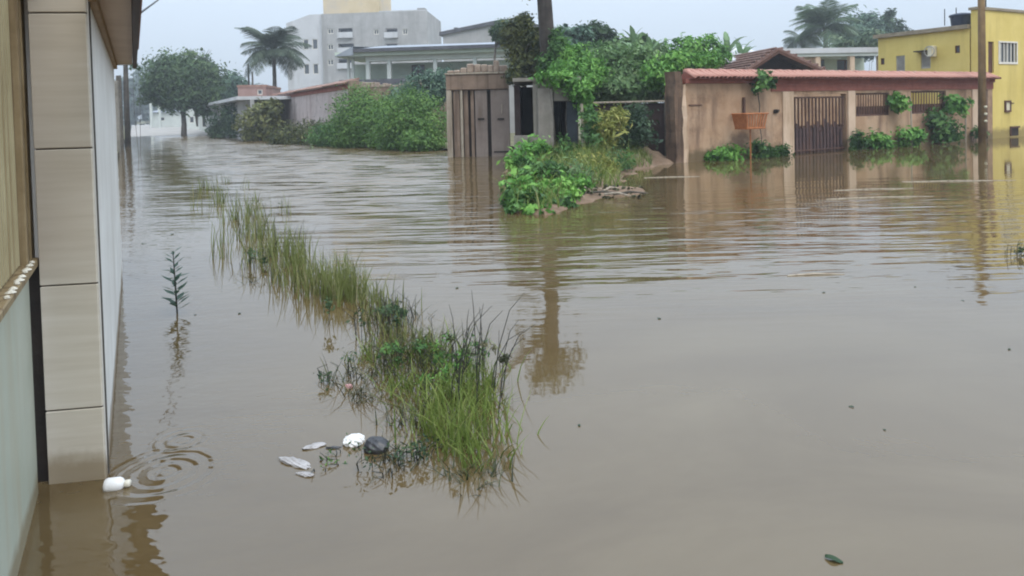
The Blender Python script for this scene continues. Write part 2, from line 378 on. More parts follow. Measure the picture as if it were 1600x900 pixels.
RINGS = [(W(258, 738), 1.0), (W(285, 688), 0.55)]
def water_mat():
    m, n, l, p = nt('flood_water')
    geo = n.new('ShaderNodeNewGeometry'); pos = geo.outputs['Position']
    def math_(op, a, b=None, c=None):
        k = n.new('ShaderNodeMath'); k.operation = op
        for i, x in enumerate((a, b, c)):
            if x is None: continue
            if isinstance(x, (int, float)): k.inputs[i].default_value = x
            else: l.new(x, k.inputs[i])
        return k.outputs[0]
    sep = n.new('ShaderNodeSeparateXYZ'); l.new(pos, sep.inputs[0])
    X, Y = sep.outputs[0], sep.outputs[1]
    # mud in suspension
    ms = n.new('ShaderNodeMapping'); ms.inputs['Scale'].default_value = (.45, .9, 1); ms.inputs['Rotation'].default_value = (0, 0, .35); l.new(pos, ms.inputs[0])
    a = noise(n, l, ms.outputs[0], 1.0, 7, 0.62); a.inputs['Distortion'].default_value = .8
    r = ramp(n, [(0.28, (.086,.056,.022)), (0.5, (.106,.073,.033)), (0.72, (.126,.091,.045))])
    l.new(a.outputs[0], r.inputs[0]); l.new(r.outputs[0], p.inputs['Base Color'])
    # wind ripples running towards the viewer, in patches
    mp = n.new('ShaderNodeMapping'); mp.inputs['Scale'].default_value = (0.55, 3.1, 1); mp.inputs['Rotation'].default_value = (0, 0, math.radians(4))
    l.new(pos, mp.inputs[0])
    w1 = noise(n, l, mp.outputs[0], 1.0, 3, 0.5)
    mp2 = n.new('ShaderNodeMapping'); mp2.inputs['Scale'].default_value = (1.3, 7.0, 1); mp2.inputs['Rotation'].default_value = (0, 0, math.radians(-5))
    l.new(pos, mp2.inputs[0])
    w2 = noise(n, l, mp2.outputs[0], 1.0, 2, 0.5)
    pn = noise(n, l, pos, 0.22, 2, 0.5)
    def band(v, a0, a1, b0, b1):
        u_ = n.new('ShaderNodeMapRange'); u_.interpolation_type = 'SMOOTHSTEP'
        u_.inputs[1].default_value = a0; u_.inputs[2].default_value = a1; l.new(v, u_.inputs[0])
        d_ = n.new('ShaderNodeMapRange'); d_.interpolation_type = 'SMOOTHSTEP'
        d_.inputs[1].default_value = b0; d_.inputs[2].default_value = b1; d_.inputs[3].default_value = 1; d_.inputs[4].default_value = 0
        l.new(v, d_.inputs[0])
        return math_('MULTIPLY', u_.outputs[0], d_.outputs[0])
    # open street, away from the lee of the walls: v = distance across the street
    vv = math_('ADD', math_('MULTIPLY', X, .881), math_('MULTIPLY', Y, .473))
    lf = n.new('ShaderNodeMapRange'); lf.interpolation_type = 'SMOOTHSTEP'          # the left street is open to the wind farther out
    lf.inputs[1].default_value = 1.0; lf.inputs[2].default_value = -3.0; lf.inputs[3].default_value = 0; lf.inputs[4].default_value = 70.0
    l.new(X, lf.inputs[0])
    zoneY = math_('MULTIPLY', band(Y, 4.2, 6.6, 500, 600), band(math_('SUBTRACT', Y, lf.outputs[0]), -200, -199, 10.0, 15.0))
    lee = n.new('ShaderNodeMapRange'); lee.interpolation_type = 'SMOOTHSTEP'
    lee.inputs[1].default_value = 1.0; lee.inputs[2].default_value = 3.2; lee.inputs[3].default_value = 0.10
    l.new(vv, lee.inputs[0])
    patch = n.new('ShaderNodeMapRange'); patch.inputs[1].default_value = .35; patch.inputs[2].default_value = .6
    patch.inputs[3].default_value = .45; l.new(pn.outputs[0], patch.inputs[0])
    amp = math_('MULTIPLY', math_('MULTIPLY', zoneY, lee.outputs[0]), patch.outputs[0])
    amp = math_('MULTIPLY', amp, math_('ADD', math_('MULTIPLY', lf.outputs[0], 0.014), 1.0))
    amp = math_('ADD', amp, 0.035)
    wav = math_('ADD', math_('MULTIPLY', w1.outputs[0], 0.024), math_('MULTIPLY', w2.outputs[0], 0.009))
    h = math_('MULTIPLY', wav, amp)
    # small wobble everywhere
    w3 = noise(n, l, pos, 2.6, 3, 0.5)
    h = math_('ADD', h, math_('MULTIPLY', w3.outputs[0], 0.0012))
    # wavelets that lap along the tiled wall
    mp3 = n.new('ShaderNodeMapping'); mp3.inputs['Scale'].default_value = (5, 9, 1); mp3.inputs['Rotation'].default_value = (0, 0, math.radians(15))
    l.new(pos, mp3.inputs[0])
    w4 = noise(n, l, mp3.outputs[0], 1.0, 2, 0.5)
    lap = n.new('ShaderNodeMapRange'); lap.interpolation_type = 'SMOOTHSTEP'
    lap.inputs[1].default_value = .3; lap.inputs[2].default_value = 1.1; lap.inputs[3].default_value = 1; lap.inputs[4].default_value = 0
    l.new(vv, lap.inputs[0])
    h = math_('ADD', h, math_('MULTIPLY', math_('MULTIPLY', w4.outputs[0], lap.outputs[0]), 0.0050))
    # drip rings
    for c, k in RINGS:
        dx = math_('SUBTRACT', X, c.x); dy = math_('SUBTRACT', Y, c.y)
        rr = math_('SQRT', math_('ADD', math_('MULTIPLY', dx, dx), math_('MULTIPLY', dy, dy)))
        sn = math_('SINE', math_('ADD', math_('MULTIPLY', rr, 95.0 / (0.6 + 0.4 * k)), math_('MULTIPLY', w4.outputs[0], 2.6)))
        fall = band(rr, .01, .08 * k, .17 * k, .29 * k)
        h = math_('ADD', h, math_('MULTIPLY', math_('MULTIPLY', math_('MULTIPLY', sn, fall), w3.outputs[0]), 0.0036 * k))
    bp = n.new('ShaderNodeBump'); bp.inputs['Strength'].default_value = 1.0; bp.inputs['Distance'].default_value = 1.0
    # wavelets too fine to resolve far up the left street: slopes taken straight from noise, so that distance does not smooth them away
    mp5 = n.new('ShaderNodeMapping'); mp5.inputs['Scale'].default_value = (0.9, 4.5, 1); mp5.inputs['Rotation'].default_value = (0, 0, math.radians(3))
    l.new(pos, mp5.inputs[0])
    w5 = noise(n, l, mp5.outputs[0], 1.0, 3, 0.55)
    sc5 = n.new('ShaderNodeSeparateColor'); l.new(w5.outputs['Color'], sc5.inputs[0])
    ly = n.new('ShaderNodeMapRange'); ly.interpolation_type = 'SMOOTHSTEP'
    ly.inputs[1].default_value = 6.5; ly.inputs[2].default_value = 16; l.new(Y, ly.inputs[0])
    lx = n.new('ShaderNodeMapRange'); lx.interpolation_type = 'SMOOTHSTEP'
    lx.inputs[1].default_value = -.4; lx.inputs[2].default_value = -3.0; l.new(X, lx.inputs[0])
    k5 = math_('MULTIPLY', math_('MULTIPLY', ly.outputs[0], lx.outputs[0]), lee.outputs[0])
    nxs = math_('MULTIPLY', math_('MULTIPLY', math_('SUBTRACT', sc5.outputs[0], .5), .35), k5)
    nys = math_('MULTIPLY', math_('MULTIPLY', math_('SUBTRACT', sc5.outputs[1], .585), 1.7), k5)
    cb = n.new('ShaderNodeCombineXYZ'); l.new(nxs, cb.inputs[0]); l.new(nys, cb.inputs[1]); cb.inputs[2].default_value = 1.0
    nrm_ = n.new('ShaderNodeVectorMath'); nrm_.operation = 'NORMALIZE'; l.new(cb.outputs[0], nrm_.inputs[0])
    l.new(nrm_.outputs[0], bp.inputs['Normal'])
    l.new(h, bp.inputs['Height']); l.new(bp.outputs[0], p.inputs['Normal'])
    p.inputs['Roughness'].default_value = 0.035
    p.inputs['IOR'].default_value = 1.72
    p.inputs['Specular IOR Level'].default_value = 0.5
    return m
M['water'] = water_mat()

def land_mat():
    m, n, l, p = nt('land')
    tc = n.new('ShaderNodeTexCoord')
    a = noise(n, l, tc.outputs['Object'], .5, 8, .65)
    r = ramp(n, [(.3, (.07,.085,.03)), (.5, (.13,.12,.055)), (.7, (.20,.155,.10))])
    l.new(a.outputs[0], r.inputs[0]); l.new(r.outputs[0], p.inputs['Base Color'])
    b = noise(n, l, tc.outputs['Object'], 9, 5, .7)
    bp = n.new('ShaderNodeBump'); bp.inputs['Distance'].default_value = .04; l.new(b.outputs[0], bp.inputs['Height'])
    l.new(bp.outputs[0], p.inputs['Normal']); p.inputs['Roughness'].default_value = .95
    return m
M['land'] = land_mat()

# ------------------------------------------------------------------ plants
def leaf_cloud(blobs, n, size, m, name='foliage', up=0.35, clump=0.28, per=26, aspect=0.45, fill=0.25, origin=(0,0,0), droop=0.0):
    """many small folded leaves gathered in clumps over the surfaces of blobs [(centre, radii)]; leaf tone varies clump by clump"""
    C = np.array([b[0] for b in blobs], float); Rr = np.array([b[1] for b in blobs], float)
    wgt = (Rr[:,0]*Rr[:,1] + Rr[:,1]*Rr[:,2] + Rr[:,0]*Rr[:,2]); wgt /= wgt.sum()
    K = max(6, n // per)
    bi = rng.choice(len(blobs), K, p=wgt)
    d = rng.normal(size=(K,3)); d /= np.linalg.norm(d, axis=1)[:,None]
    rad = 1 - fill * rng.random(K)**0.7 + rng.normal(0, .09, K)
    cc = C[bi] + d * Rr[bi] * rad[:,None]
    tone = np.clip(rng.normal(.52, .30, K), 0, 1)
    far_ = rng.random(K) < .13                                   # stray shoots that break the outline
    cc[far_] += d[far_] * Rr[bi][far_] * rng.uniform(.1, .42, far_.sum())[:,None]
    kw_ = np.where(far_, .45, 1.0) * rng.uniform(.4, 1.6, K); ki = rng.choice(K, n, p=kw_/kw_.sum())
    spread = (Rr[bi].mean(1) * clump * np.where(far_, .5, 1))[ki]
    pos = cc[ki] + rng.normal(size=(n,3)) * spread[:,None] * np.array([1,1,.75])
    nrm = d[ki] + rng.normal(0, .55, (n,3)) + np.array([0,0,up]); nrm /= np.linalg.norm(nrm, axis=1)[:,None]
    t = rng.normal(size=(n,3)) + np.array([0,0,-droop]); t -= nrm * (t*nrm).sum(1)[:,None]; t /= np.linalg.norm(t, axis=1)[:,None]
    b = np.cross(nrm, t)
    s = size * (0.5 + 1.1*rng.random(n)**1.5)[:,None]
    p0 = pos - t*s*.5; p1 = pos + b*s*aspect*.5 + nrm*s*.08; p2 = pos + t*s*.5 - nrm*s*.06; p3 = pos - b*s*aspect*.5 + nrm*s*.08
    verts = np.stack([p0,p1,p2,p3], 1).reshape(-1,3) - np.array(origin)
    base = np.arange(n)[:,None]*4
    faces = np.concatenate([base+0, base+1, base+2, base+0, base+2, base+3], 1).ravel()
    a = np.repeat(np.clip(tone[ki] + rng.normal(0,.12,n), 0, 1), 4)
    return np_mesh(name, verts, faces, np.full(2*n, 3), m, a)

def blob(px, py, rx, ry, d, rz=None):
    c = at(px, py, d); k = d / F
    return (tuple(c), (rx*k, (rz if rz else (rx+ry)/2)*k, ry*k))
def shrub(name, label, cat, blobs, n, size, m, stems=4, group=None, base_z=0.0, stem_r=.02, **kw):
    """a plant of leaves on a few stems that rise from the ground below it"""
    c = np.mean([b[0] for b in blobs], 0)
    root = thing(name, label, cat, (c[0], c[1], base_z), 0, group)
    org = (c[0], c[1], base_z)
    place('foliage', leaf_cloud(blobs, n, size, m, origin=org, **kw), root)
    mb = MB()
    for i in range(stems):
        b = blobs[i % len(blobs)]
        tip = Vector(b[0]) - Vector(org) + Vector((random.uniform(-.3,.3)*b[1][0], random.uniform(-.3,.3)*b[1][1], random.uniform(-.1,.5)*b[1][2]))
        foot = Vector((tip.x*.55 + random.uniform(-.1,.1), tip.y*.55, -.5))
        mid = foot.lerp(tip, .55) + Vector((random.uniform(-.08,.08), random.uniform(-.08,.08), .05))
        mb.tube([foot, mid, tip], [stem_r, stem_r*.75, stem_r*.3], 5)
    mb.build('stem', M['bark'], root)
    return root
def tree(name, label, blobs, n, size, m, base, trunk_r, fork, group=None, limbs=7, bark='bark', **kw):
    root = thing(name, label, 'tree', base, 0, group)
    place('crown', leaf_cloud(blobs, n, size, m, 'crown', origin=base, **kw), root)
    mb = MB(); f = Vector(fork) - Vector(base)
    mb.tube([(0,0,-.6), (f.x*.3+.03*f.z, f.y*.3, f.z*.45), f], [trunk_r*1.3, trunk_r, trunk_r*.8], 9)
    for i in range(limbs):
        b = blobs[i % len(blobs)]
        tip = Vector(b[0]) - Vector(base) + Vector((random.uniform(-.6,.6)*b[1][0], random.uniform(-.6,.6)*b[1][1], random.uniform(0,.6)*b[1][2]))
        mid = f.lerp(tip, .5) + Vector((random.uniform(-.2,.2), random.uniform(-.2,.2), .25))
        mb.tube([f - Vector((0,0,.1)), mid, tip], [trunk_r*.55, trunk_r*.35, trunk_r*.1], 6)
    mb.build('trunk', M[bark], root, smooth=True)
    return root
def blades(spots, m, seg=3, lean=0.35, width=0.012, name='grass'):
    """grass: spots = rows of (x, y, z, height, lean direction, tone); each blade a bent tapering strip"""
    S = np.asarray(spots, float); n = len(S)
    pos, hgt, az, tone = S[:,:3], S[:,3], S[:,4], S[:,5]
    ln = np.abs(rng.normal(lean, lean*.5, n))
    side = rng.random(n)*2*np.pi
    wd = width*(.6+.8*rng.random(n))
    vs = []
    for i in range(seg+1):
        f = i/seg
        c = pos + np.stack([np.cos(az)*ln*hgt*f**2, np.sin(az)*ln*hgt*f**2, hgt*f*(1-.25*ln*f)], 1)
        w_ = (wd*(1-f)**.6)[:,None]*np.stack([np.cos(side), np.sin(side), 0*side], 1)
        if i < seg: vs += [c - w_, c + w_]
        else: vs += [c]
    k = 2*seg+1
    verts = np.stack(vs, 1).reshape(-1,3)
    base = np.arange(n)[:,None]*k
    quads = [np.concatenate([base+2*i, base+2*i+1, base+2*i+3, base+2*i+2], 1) for i in range(seg-1)]
    tri = np.concatenate([base+2*seg-2, base+2*seg-1, base+2*seg], 1)
    faces = np.concatenate([q.ravel() for q in quads] + [tri.ravel()])
    tot = np.concatenate([np.full(n*(seg-1), 4), np.full(n, 3)])
    return np_mesh(name, verts, faces, tot, m, np.repeat(tone, k))
def frond_mesh(L, m, nleaf=38, droop=0.9, wid=.024, leaflet=.40):
    """palm frond along +x that rises then bends down: midrib with leaflets both sides"""
    vs, fs, tot, tone = [], [], [], []
    def P(f): return np.array([L*(f - .12*f**3), 0, L*(.35*f - droop*.62*f**2.2)])
    def T(f):
        q = P(f+.01)-P(f-.01); return q/np.linalg.norm(q)
    def quad(a, b, c, d, t):
        i = len(vs); vs.extend([a,b,c,d]); fs.extend([i,i+1,i+2,i+3]); tot.append(4); tone.extend([t]*4)
    for i in range(10):
        a, b = i/10, (i+1)/10; wa, wb = .035*L*(1-a)*.4+.006, .035*L*(1-b)*.4+.006
        quad(P(a)+[0,-wa,0], P(a)+[0,wa,0], P(b)+[0,wb,0], P(b)+[0,-wb,0], .55)
        quad(P(a)+[0,0,-wa], P(a)+[0,0,wa], P(b)+[0,0,wb], P(b)+[0,0,-wb], .45)
    for i in range(nleaf):
        f = .12 + .88*i/(nleaf-1)
        ll = leaflet*L*math.sin(math.pi*(.15+.80*f))*rng.uniform(.85,1.1)
        for sgn in (-1, 1):
            t = T(f); dirn = t*.55 + np.array([0, sgn*.85, -.25 - .35*rng.random()]); dirn /= np.linalg.norm(dirn)
            q = P(f); w_ = t*wid*L*.5
            mid = q + dirn*ll*.55 + np.array([0,0,.02*L]); tip = q + dirn*ll + np.array([0,0,-.10*ll])
            tn = float(np.clip(rng.normal(.5,.2),0,1))
            quad(q-w_*.6, q+w_*.6, mid+w_, mid-w_, tn)
            quad(mid-w_, mid+w_, tip+w_*.1, tip-w_*.1, tn)
    return np_mesh('frond', np.array(vs), np.array(fs), np.array(tot), m, np.array(tone))
def palm(label, base, top, L, trunk_r, m, nfr=18, seed=1, group=None, bark='bark'):
    r_ = random.Random(seed)
    root = thing('palm_tree', label, 'palm tree', base, 0, group)
    h = Vector(top) - Vector(base)
    mb = MB(); pts, rad = [], []
    for i in range(13):
        f = i/12
        pts.append((h.x*f + .12*math.sin(f*3), h.y*f, -.5*(1-f) + h.z*f)); rad.append(trunk_r*(1.25-.4*f)*(1+.06*(i % 2)))
    mb.tube(pts, rad, 9); mb.build('trunk', M[bark], root, smooth=True)
    me = [frond_mesh(L, m, droop=.75), frond_mesh(L, m, droop=1.25)]
    for i in range(nfr):
        el = r_.uniform(-.05, 1.15) if i % 3 else r_.uniform(-.5, .2)
        o = place('frond', me[i % 2], root, h, rot=(0, -el, i*2.399 + r_.uniform(-.3,.3)), scale=(r_.uniform(.8,1.1),)*3)
    return root

# ================================================================== THE SETTING
g = MB(); g.add([(-1500,-1500,-.8),(1500,-1500,-.8),(1500,2500,-.8),(-1500,2500,-.8)], [(0,1,2,3)])
tag(g.build('ground', M['land']), kind='structure')
w = MB(); w.add([(-150,-60,0),(150,-60,0),(150,260,0),(-150,260,0)], [(0,1,2,3)])
tag(w.build('water', M['water']), 'muddy brown flood water filling the street between the walls', kind='structure')
def vu(v, u, z): q = V*v + U*u; return (q.x, q.y, z)
# house lots a little above the flood
L1 = MB()
L1.add([vu(13.1,15.2,.12), vu(140,15.2,.12), vu(140,200,.25), vu(13.1,200,.25)], [(0,1,2,3)])
L1.add([vu(10.9,25.5,.09), vu(13.1,25.5,.12), vu(13.1,200,.25), vu(10.9,200,.25)], [(0,1,2,3)])
tag(L1.build('land', M['land']), kind='structure')
L2 = MB(); L2.add([vu(-90,8.5,.2), vu(-.6,8.5,.2), vu(-.6,200,.3), vu(-90,200,.3)], [(0,1,2,3)])
tag(L2.build('land', M['land']), kind='structure')
# the street climbs out of the water at its far end
rd = MB()
us = [60, 68, 76, 85, 95, 110, 140]; zs = [-.25, -.08, .06, .2, .34, .5, .7]
vs_, fs_ = [], []
for i, (u_, z_) in enumerate(zip(us, zs)):
    for j, v_ in enumerate((-.3, 3, 6, 11.5)):
        vs_.append(vu(v_, u_ + (1.2 if j in (1,) else -.8 if j == 2 else 0), z_ - (.04 if j in (0, 3) else 0)))
for i in range(len(us)-1):
    for j in range(3): fs_.append((i*4+j, i*4+j+1, i*4+4+j+1, i*4+4+j))
rd.add(vs_, fs_)
tag(rd.build('road', M['road']), kind='structure')

# grassy bank on the right of the near corner
poly = np.array([[-.10,10.3],[.45,10.05],[.95,10.9],[1.25,11.7],[2.2,12.3],[2.55,12.7],[1.95,13.6],[2.35,15.2],[3.1,17.2],[4.5,19.2],[5.0,23],[-.15,23],[-.12,16]])
def poly_sd(p):
    d = np.full(len(p), 1e9); inside = np.zeros(len(p), bool)
    for i in range(len(poly)):
        a, b = poly[i], poly[(i+1) % len(poly)]
        e_ = b - a; q = p - a; t = np.clip((q@e_)/(e_@e_), 0, 1)
        d = np.minimum(d, np.linalg.norm(q - t[:,None]*e_, axis=1))
        c = ((a[1] > p[:,1]) != (b[1] > p[:,1])) & (p[:,0] < (b[0]-a[0])*(p[:,1]-a[1])/(b[1]-a[1]+1e-12) + a[0])
        inside ^= c
    return np.where(inside, d, -d)
def bank_z(p):
    p = np.atleast_2d(np.asarray(p, float)); s = poly_sd(p)
    s = s + .10*np.sin(p[:,0]*5.1 + p[:,1]*2.3) + .07*np.sin(p[:,0]*11 - p[:,1]*7.7)
    cap = np.where((p[:,1] < 13.8) & (p[:,0] > 1.0), .06, .06 + .34*np.clip((p[:,1]-10.5)/6, 0, 1))
    return np.where(s > 0, np.minimum(s*.45, cap), s*.9) + .02*np.sin(p[:,0]*17+p[:,1]*13)*(s > .1)
nx, ny = 60, 110
gx, gy = np.meshgrid(np.linspace(-.9, 6.2, nx), np.linspace(9.3, 24, ny))
pp = np.stack([gx.ravel(), gy.ravel()], 1); zz = np.maximum(bank_z(pp), -.75)
ii = (np.arange(ny-1)[:,None]*nx + np.arange(nx-1)[None,:]).ravel()[:,None]
bf = np.concatenate([ii, ii+1, ii+nx+1, ii+nx], 1).ravel()
tag(place('bank', np_mesh('bank', np.column_stack([pp, zz]), bf, np.full(len(ii), 4), M['mud'], smooth=True)), kind='structure')

# ================================================================== LEFT: near gate, tiled pillar, white house
GP = Plane(W(62, 770), U)                 # gate leaf, parallel to the street
gate = thing('sheet_metal_gate', 'beige ribbed metal gate over a pale green panel at the left edge', 'gate', GP.P, GP.rz)
zr = GP.sz(58, 398)[1]
L_ = -1.9
rib = MB(); xs = []; x = L_
prof = []
while x < -.075:
    prof += [(x, .0), (x+.016, .0), (x+.022, -.010), (x+.040, -.010), (x+.046, 0)]
    x += .052
vs_ = [(p[0], p[1]+.03, z) for z in (zr+.02, 3.0) for p in prof]; n_ = len(prof)
rib.add(vs_, [(i, i+1, n_+i+1, n_+i) for i in range(n_-1)])
rib.add([(L_,.05,zr),( -.07,.05,zr),(-.07,.05,3),(L_,.05,3)], [(3,2,1,0)])
rib.build('ribbed_sheet', M['gate_rib'], gate)
for i, (a, b, y0) in enumerate([(-.075,-.03,-.004), (-.022,.055,.004), (.062,.135,-.002), (.142,.25,.006)]):
    MB().cbox(a, b, y0, .05, zr-.02 if i < 3 else zr-.05, 3.0, .004).build('stile', M['gate_frame'], gate)
rl = MB(); rl.cbox(L_, .11, -.022, .04, zr-.018, zr+.012, .004); rl.build('middle_rail', M['gate_frame'], gate)
gp = MB(); gp.cbox(L_, 0, .004, .03, -.7, zr-.024, .004); gp.build('lower_panel', M['gate_panel'], gate)
bl = MB()
for i in range(10):
    q = -.02 - .07*i - random.uniform(0, .03)
    MB().lathe([(.001,0),(.010+.004*(i % 3),.002),(.009,.008),(.002,.011)], 7, (q, -.012, zr+.012)).build('paint_blob', M['cap_cream'], gate)

PE = Vector((math.cos(math.radians(9)), math.sin(math.radians(9)), 0))
PP = Plane(W(76, 757), PE)
pil = thing('tiled_pillar', 'tall pillar clad in beige streaked tiles standing in the water', 'pillar', PP.P, PP.rz)
pw = PP.sz(165, 751)[0]
MB().box(.004, pw-.004, .008, .055, -.7, 2.5).build('core', M['grout'], pil)
edges = [-.62] + [PP.sz(110, y)[1] for y in (640, 445, 232, 20)]
edges.append(edges[-1] + .52)
for a, b in zip(edges[:-1], edges[1:]):
    MB().cbox(0, pw, -.001, .016, a+.003, b-.003, .003).build('tile', M['tile_beige'], pil)
post = MB(); post.cbox(-.12, -.004, .03, .08, -.7, zr-.02, .005)  # strip filling the gap: its dark shade is put into the black colour
tag(post.build('gate_upright', M['black_metal_and_gap'], None, PP.P, PP.rz), 'narrow black strip added as the shade in the gap between gate and tiled pillar', 'post')

HP = Plane(PP.pt(pw+.002, .018), U)
house = thing('white_house', 'low white house wall with pinkish eaves and dark brown fascia', 'house', HP.P, HP.rz)
hl = 4.4
ez = 2.05
wp_ = [(0,0),(hl,0),(hl,.22),(.073,.208)]
MB().add([(x_,y_,z_) for z_ in (-.8, ez) for x_,y_ in wp_], [(3,2,1,0),(4,5,6,7)] + [(i,(i+1) % 4,(i+1) % 4+4,i+4) for i in range(4)]).build('wall', M['white_wall'], house)
MB().box(.3, hl-.004, .23, 4, -.8, ez-.01).build('rear_wall', M['white_wall'], house)
MB().box(-.7, hl+.08, -.16, -.004, ez+.002, ez+.05).box(.01, hl+.08, -.002, 4.2, ez+.002, ez+.05).build('soffit', M['soffit'], house)
MB().box(-.7, hl+.10, -.195, -.162, ez-.035, ez+.15).build('fascia', M['fascia'], house)
MB().prism_x([(-.22, ez+.152), (4.3, ez+.152), (4.3, ez+1.1)], .01, hl+.12).build('roof', M['tile_red'], house)
MB().box(.01, hl-.002, -.03, -.001, ez-.05, ez).build('moulding', M['moulding'], house)

# jumble of posts past the house
pb = W(200, 229)
t = thing('utility_pole', 'dark utility pole behind the far end of the white house', 'pole', pb)
mb = MB(); zt = at(204, 88, pb.y).z
mb.tube([(0,0,-.8),(.02,0,zt*.5),(.06,0,zt)], [.17,.15,.12], 9); mb.build('shaft', M['pole_wood'], t, smooth=True)
mb = MB(); mb.cbox(-.5,.6,-.06,.06,zt-.5,zt-.38,.01); mb.build('crossarm', M['pole_wood'], t)
for i, (px, py, r_) in enumerate([(190, 234, .11), (186, 244, .08)]):
    b_ = W(px, py); h_ = at(px, 118 + i*8, b_.y).z
    mb = MB(); mb.cbox(-r_, r_, -r_, r_, -.8, h_, .02); 
    tag(mb.build('fence_post', M['pillar_grey' if i else 'bark'], None, b_, .3), ['weathered brown fence post beside the dark utility pole', 'grey concrete fence post nearest the end of white house'][i], 'post')
wire = MB(); a_, b_ = at(206, 30, 7.5), at(262, -20, 20)
wire.tube([a_, a_.lerp(b_, .5) - Vector((0,0,.08)), b_], .014, 5)
tag(wire.build('power_wire', M['wire']), 'thin power wire rising from the dark fascia into the sky', 'wire')
shrub('palm_shrub', 'wispy dark sprig hanging behind the end of the fascia', 'plant', [blob(211, 100, 8, 11, 30), blob(214, 104, 8, 8, 30)], 90, .16, M['lf_dark'], 2, stem_r=.01)

# ================================================================== LEFT: far end of the street
hill = []
for i in range(16):
    px = 196 + i*13
    hill.append(blob(px, 168 - 26*math.exp(-((px-225)/28)**2) + 6*math.sin(i*1.7), 26, 34 + 8*math.sin(i*2.1), 170, 20))
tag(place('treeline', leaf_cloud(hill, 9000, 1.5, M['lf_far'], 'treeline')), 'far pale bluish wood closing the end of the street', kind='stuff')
tree('broad_tree', 'big broad dark green tree beyond the flooded street',
     [blob(283,118,46,28,63,50), blob(255,132,28,22,62), blob(312,124,36,28,64), blob(285,152,44,18,63), blob(240,146,18,18,62), blob(330,142,20,22,63), blob(298,96,22,16,64), blob(320,165,16,14,63), blob(258,155,22,14,62), blob(270,100,18,14,64)],
     15000, .36, M['lf_dull'], W(287,213), .22, at(286,172,63), limbs=11, clump=.26, per=34)
tw = thing('bare_tree', 'thin bare branched treetop sticking out above the round tree', 'tree', at(308, 190, 72))
mb = MB(); b0 = at(308,190,72)
for i in range(13):
    a_ = at(300+random.uniform(-6,10), 120, 72) - b0; c_ = at(292+i*3.2, random.uniform(74,92), 72) - b0
    mb.tube([(0,0,-.5), a_*.9, a_.lerp(c_, .6), c_], [.09,.06,.035,.015], 5)
mb.build('branch', M['bark'], tw)
place('foliage', leaf_cloud([blob(x, y, 6, 6, 72) for x, y in [(300,90),(312,84),(322,92),(326,100),(306,100)]], 260, .28, M['lf_dark'], origin=b0), tw)
tree('round_tree', 'small rounded bluish green tree between big tree and palm', [blob(362,135,20,20,74), blob(372,145,18,18,74), blob(350,150,16,16,74)], 3200, .42, M['lf_blue'], at(362,192,74), .15, at(362,160,74), clump=.25)

def simple_house(name, label, pl, s0, s1, z0, z1, depth, wallm, roof=None, roofm=None, wins=(), frame='win_frame', roof_over=.3, roof_rise=None, thick=.2, cat='house'):
    root = thing(name, label, cat, pl.pt(s0), pl.rz)
    w_ = s1 - s0
    hs = [(a-s0, b-s0, c, d) for a, b, c, d in wins]
    MB().wall(0, w_, z0, z1, thick, hs).build('wall', wallm, root)
    MB().box(.004, w_-.004, depth-.2, depth, z0, z1-.004).build('rear_wall', wallm, root)
    for x0 in (0.0, w_-.2):
        MB().box(x0+.003, x0+.197, thick+.002, depth-.202, z0, z1-.006).build('side_wall', wallm, root)
    for a, b, c, d in hs:
        fr = MB(); t_ = min(.06, (b-a)/6)
        fr.box(a, b, .05, .10, c, c+t_).box(a, b, .05, .10, d-t_, d).box(a, a+t_, .052, .098, c+t_, d-t_).box(b-t_, b, .052, .098, c+t_, d-t_)
        f_ = fr.build('window', M[frame], root)
        MB().box(a+t_, b-t_, .07, .08, c+t_, d-t_).build('pane', M['glass'], f_)
    if roof == 'flat':
        MB().box(-roof_over, w_+roof_over, -roof_over, depth+roof_over, z1, z1+.16).build('roof', roofm, root)
    if roof == 'shed':
        MB().prism_x([(-roof_over, z1), (depth+roof_over, z1+roof_rise), (depth+roof_over, z1+roof_rise+.12), (-roof_over, z1+.12)], -roof_over, w_+roof_over).build('roof', roofm, root)
    if roof == 'gable':
        MB().prism([(0, z1-.001), (w_, z1-.001), (w_/2, z1+roof_rise)], .002, depth-.002).build('gable', wallm, root)
        for sg in (0, 1):
            e0 = -roof_over if sg == 0 else w_+roof_over
            zz0 = z1 - roof_rise*roof_over/(w_/2)
            MB().prism([(e0, zz0+.01), (w_/2, z1+roof_rise+.01), (w_/2, z1+roof_rise+.15), (e0, zz0+.15)], -roof_over, depth+roof_over).build('roof', roofm, root)
    return root
F0 = Plane(at(260, 190, 98), (1, .05))
a0,b0_,c0,d0 = F0.rect(236,172,258,196)
simple_house('white_shed', 'pale house with two thin gateposts far down the street', F0, a0, F0.sz(283,190)[0], .2, F0.sz(260,176)[1], 6, M['housewhite'], 'shed', M['roof_grey'], [F0.rect(248,183,257,189)], roof_rise=.6)
for px in (237, 250):
    b_ = at(px, 198, 96); mb = MB(); mb.cbox(-.14,.14,-.14,.14,-.8, at(px,161,96).z - b_.z, .02)
    tag(mb.build('gate_upright', M['housewhite'], None, b_), 'slim white gatepost at the ' + ('left' if px == 237 else 'right') + ' side of the pale house far down the street', 'post', 'white gateposts at the far house')
F1 = Plane(at(300, 190, 84), (1, .1))
simple_house('far_house', 'small white gabled house under the big round tree', F1, F1.sz(290,190)[0], F1.sz(310,190)[0], .1, F1.sz(300,176)[1], 6, M['housewhite'], 'gable', M['roof_grey'], [F1.rect(296,182,303,192)], roof_rise=1.1)
F2 = Plane(at(317, 190, 76), (1, .1))
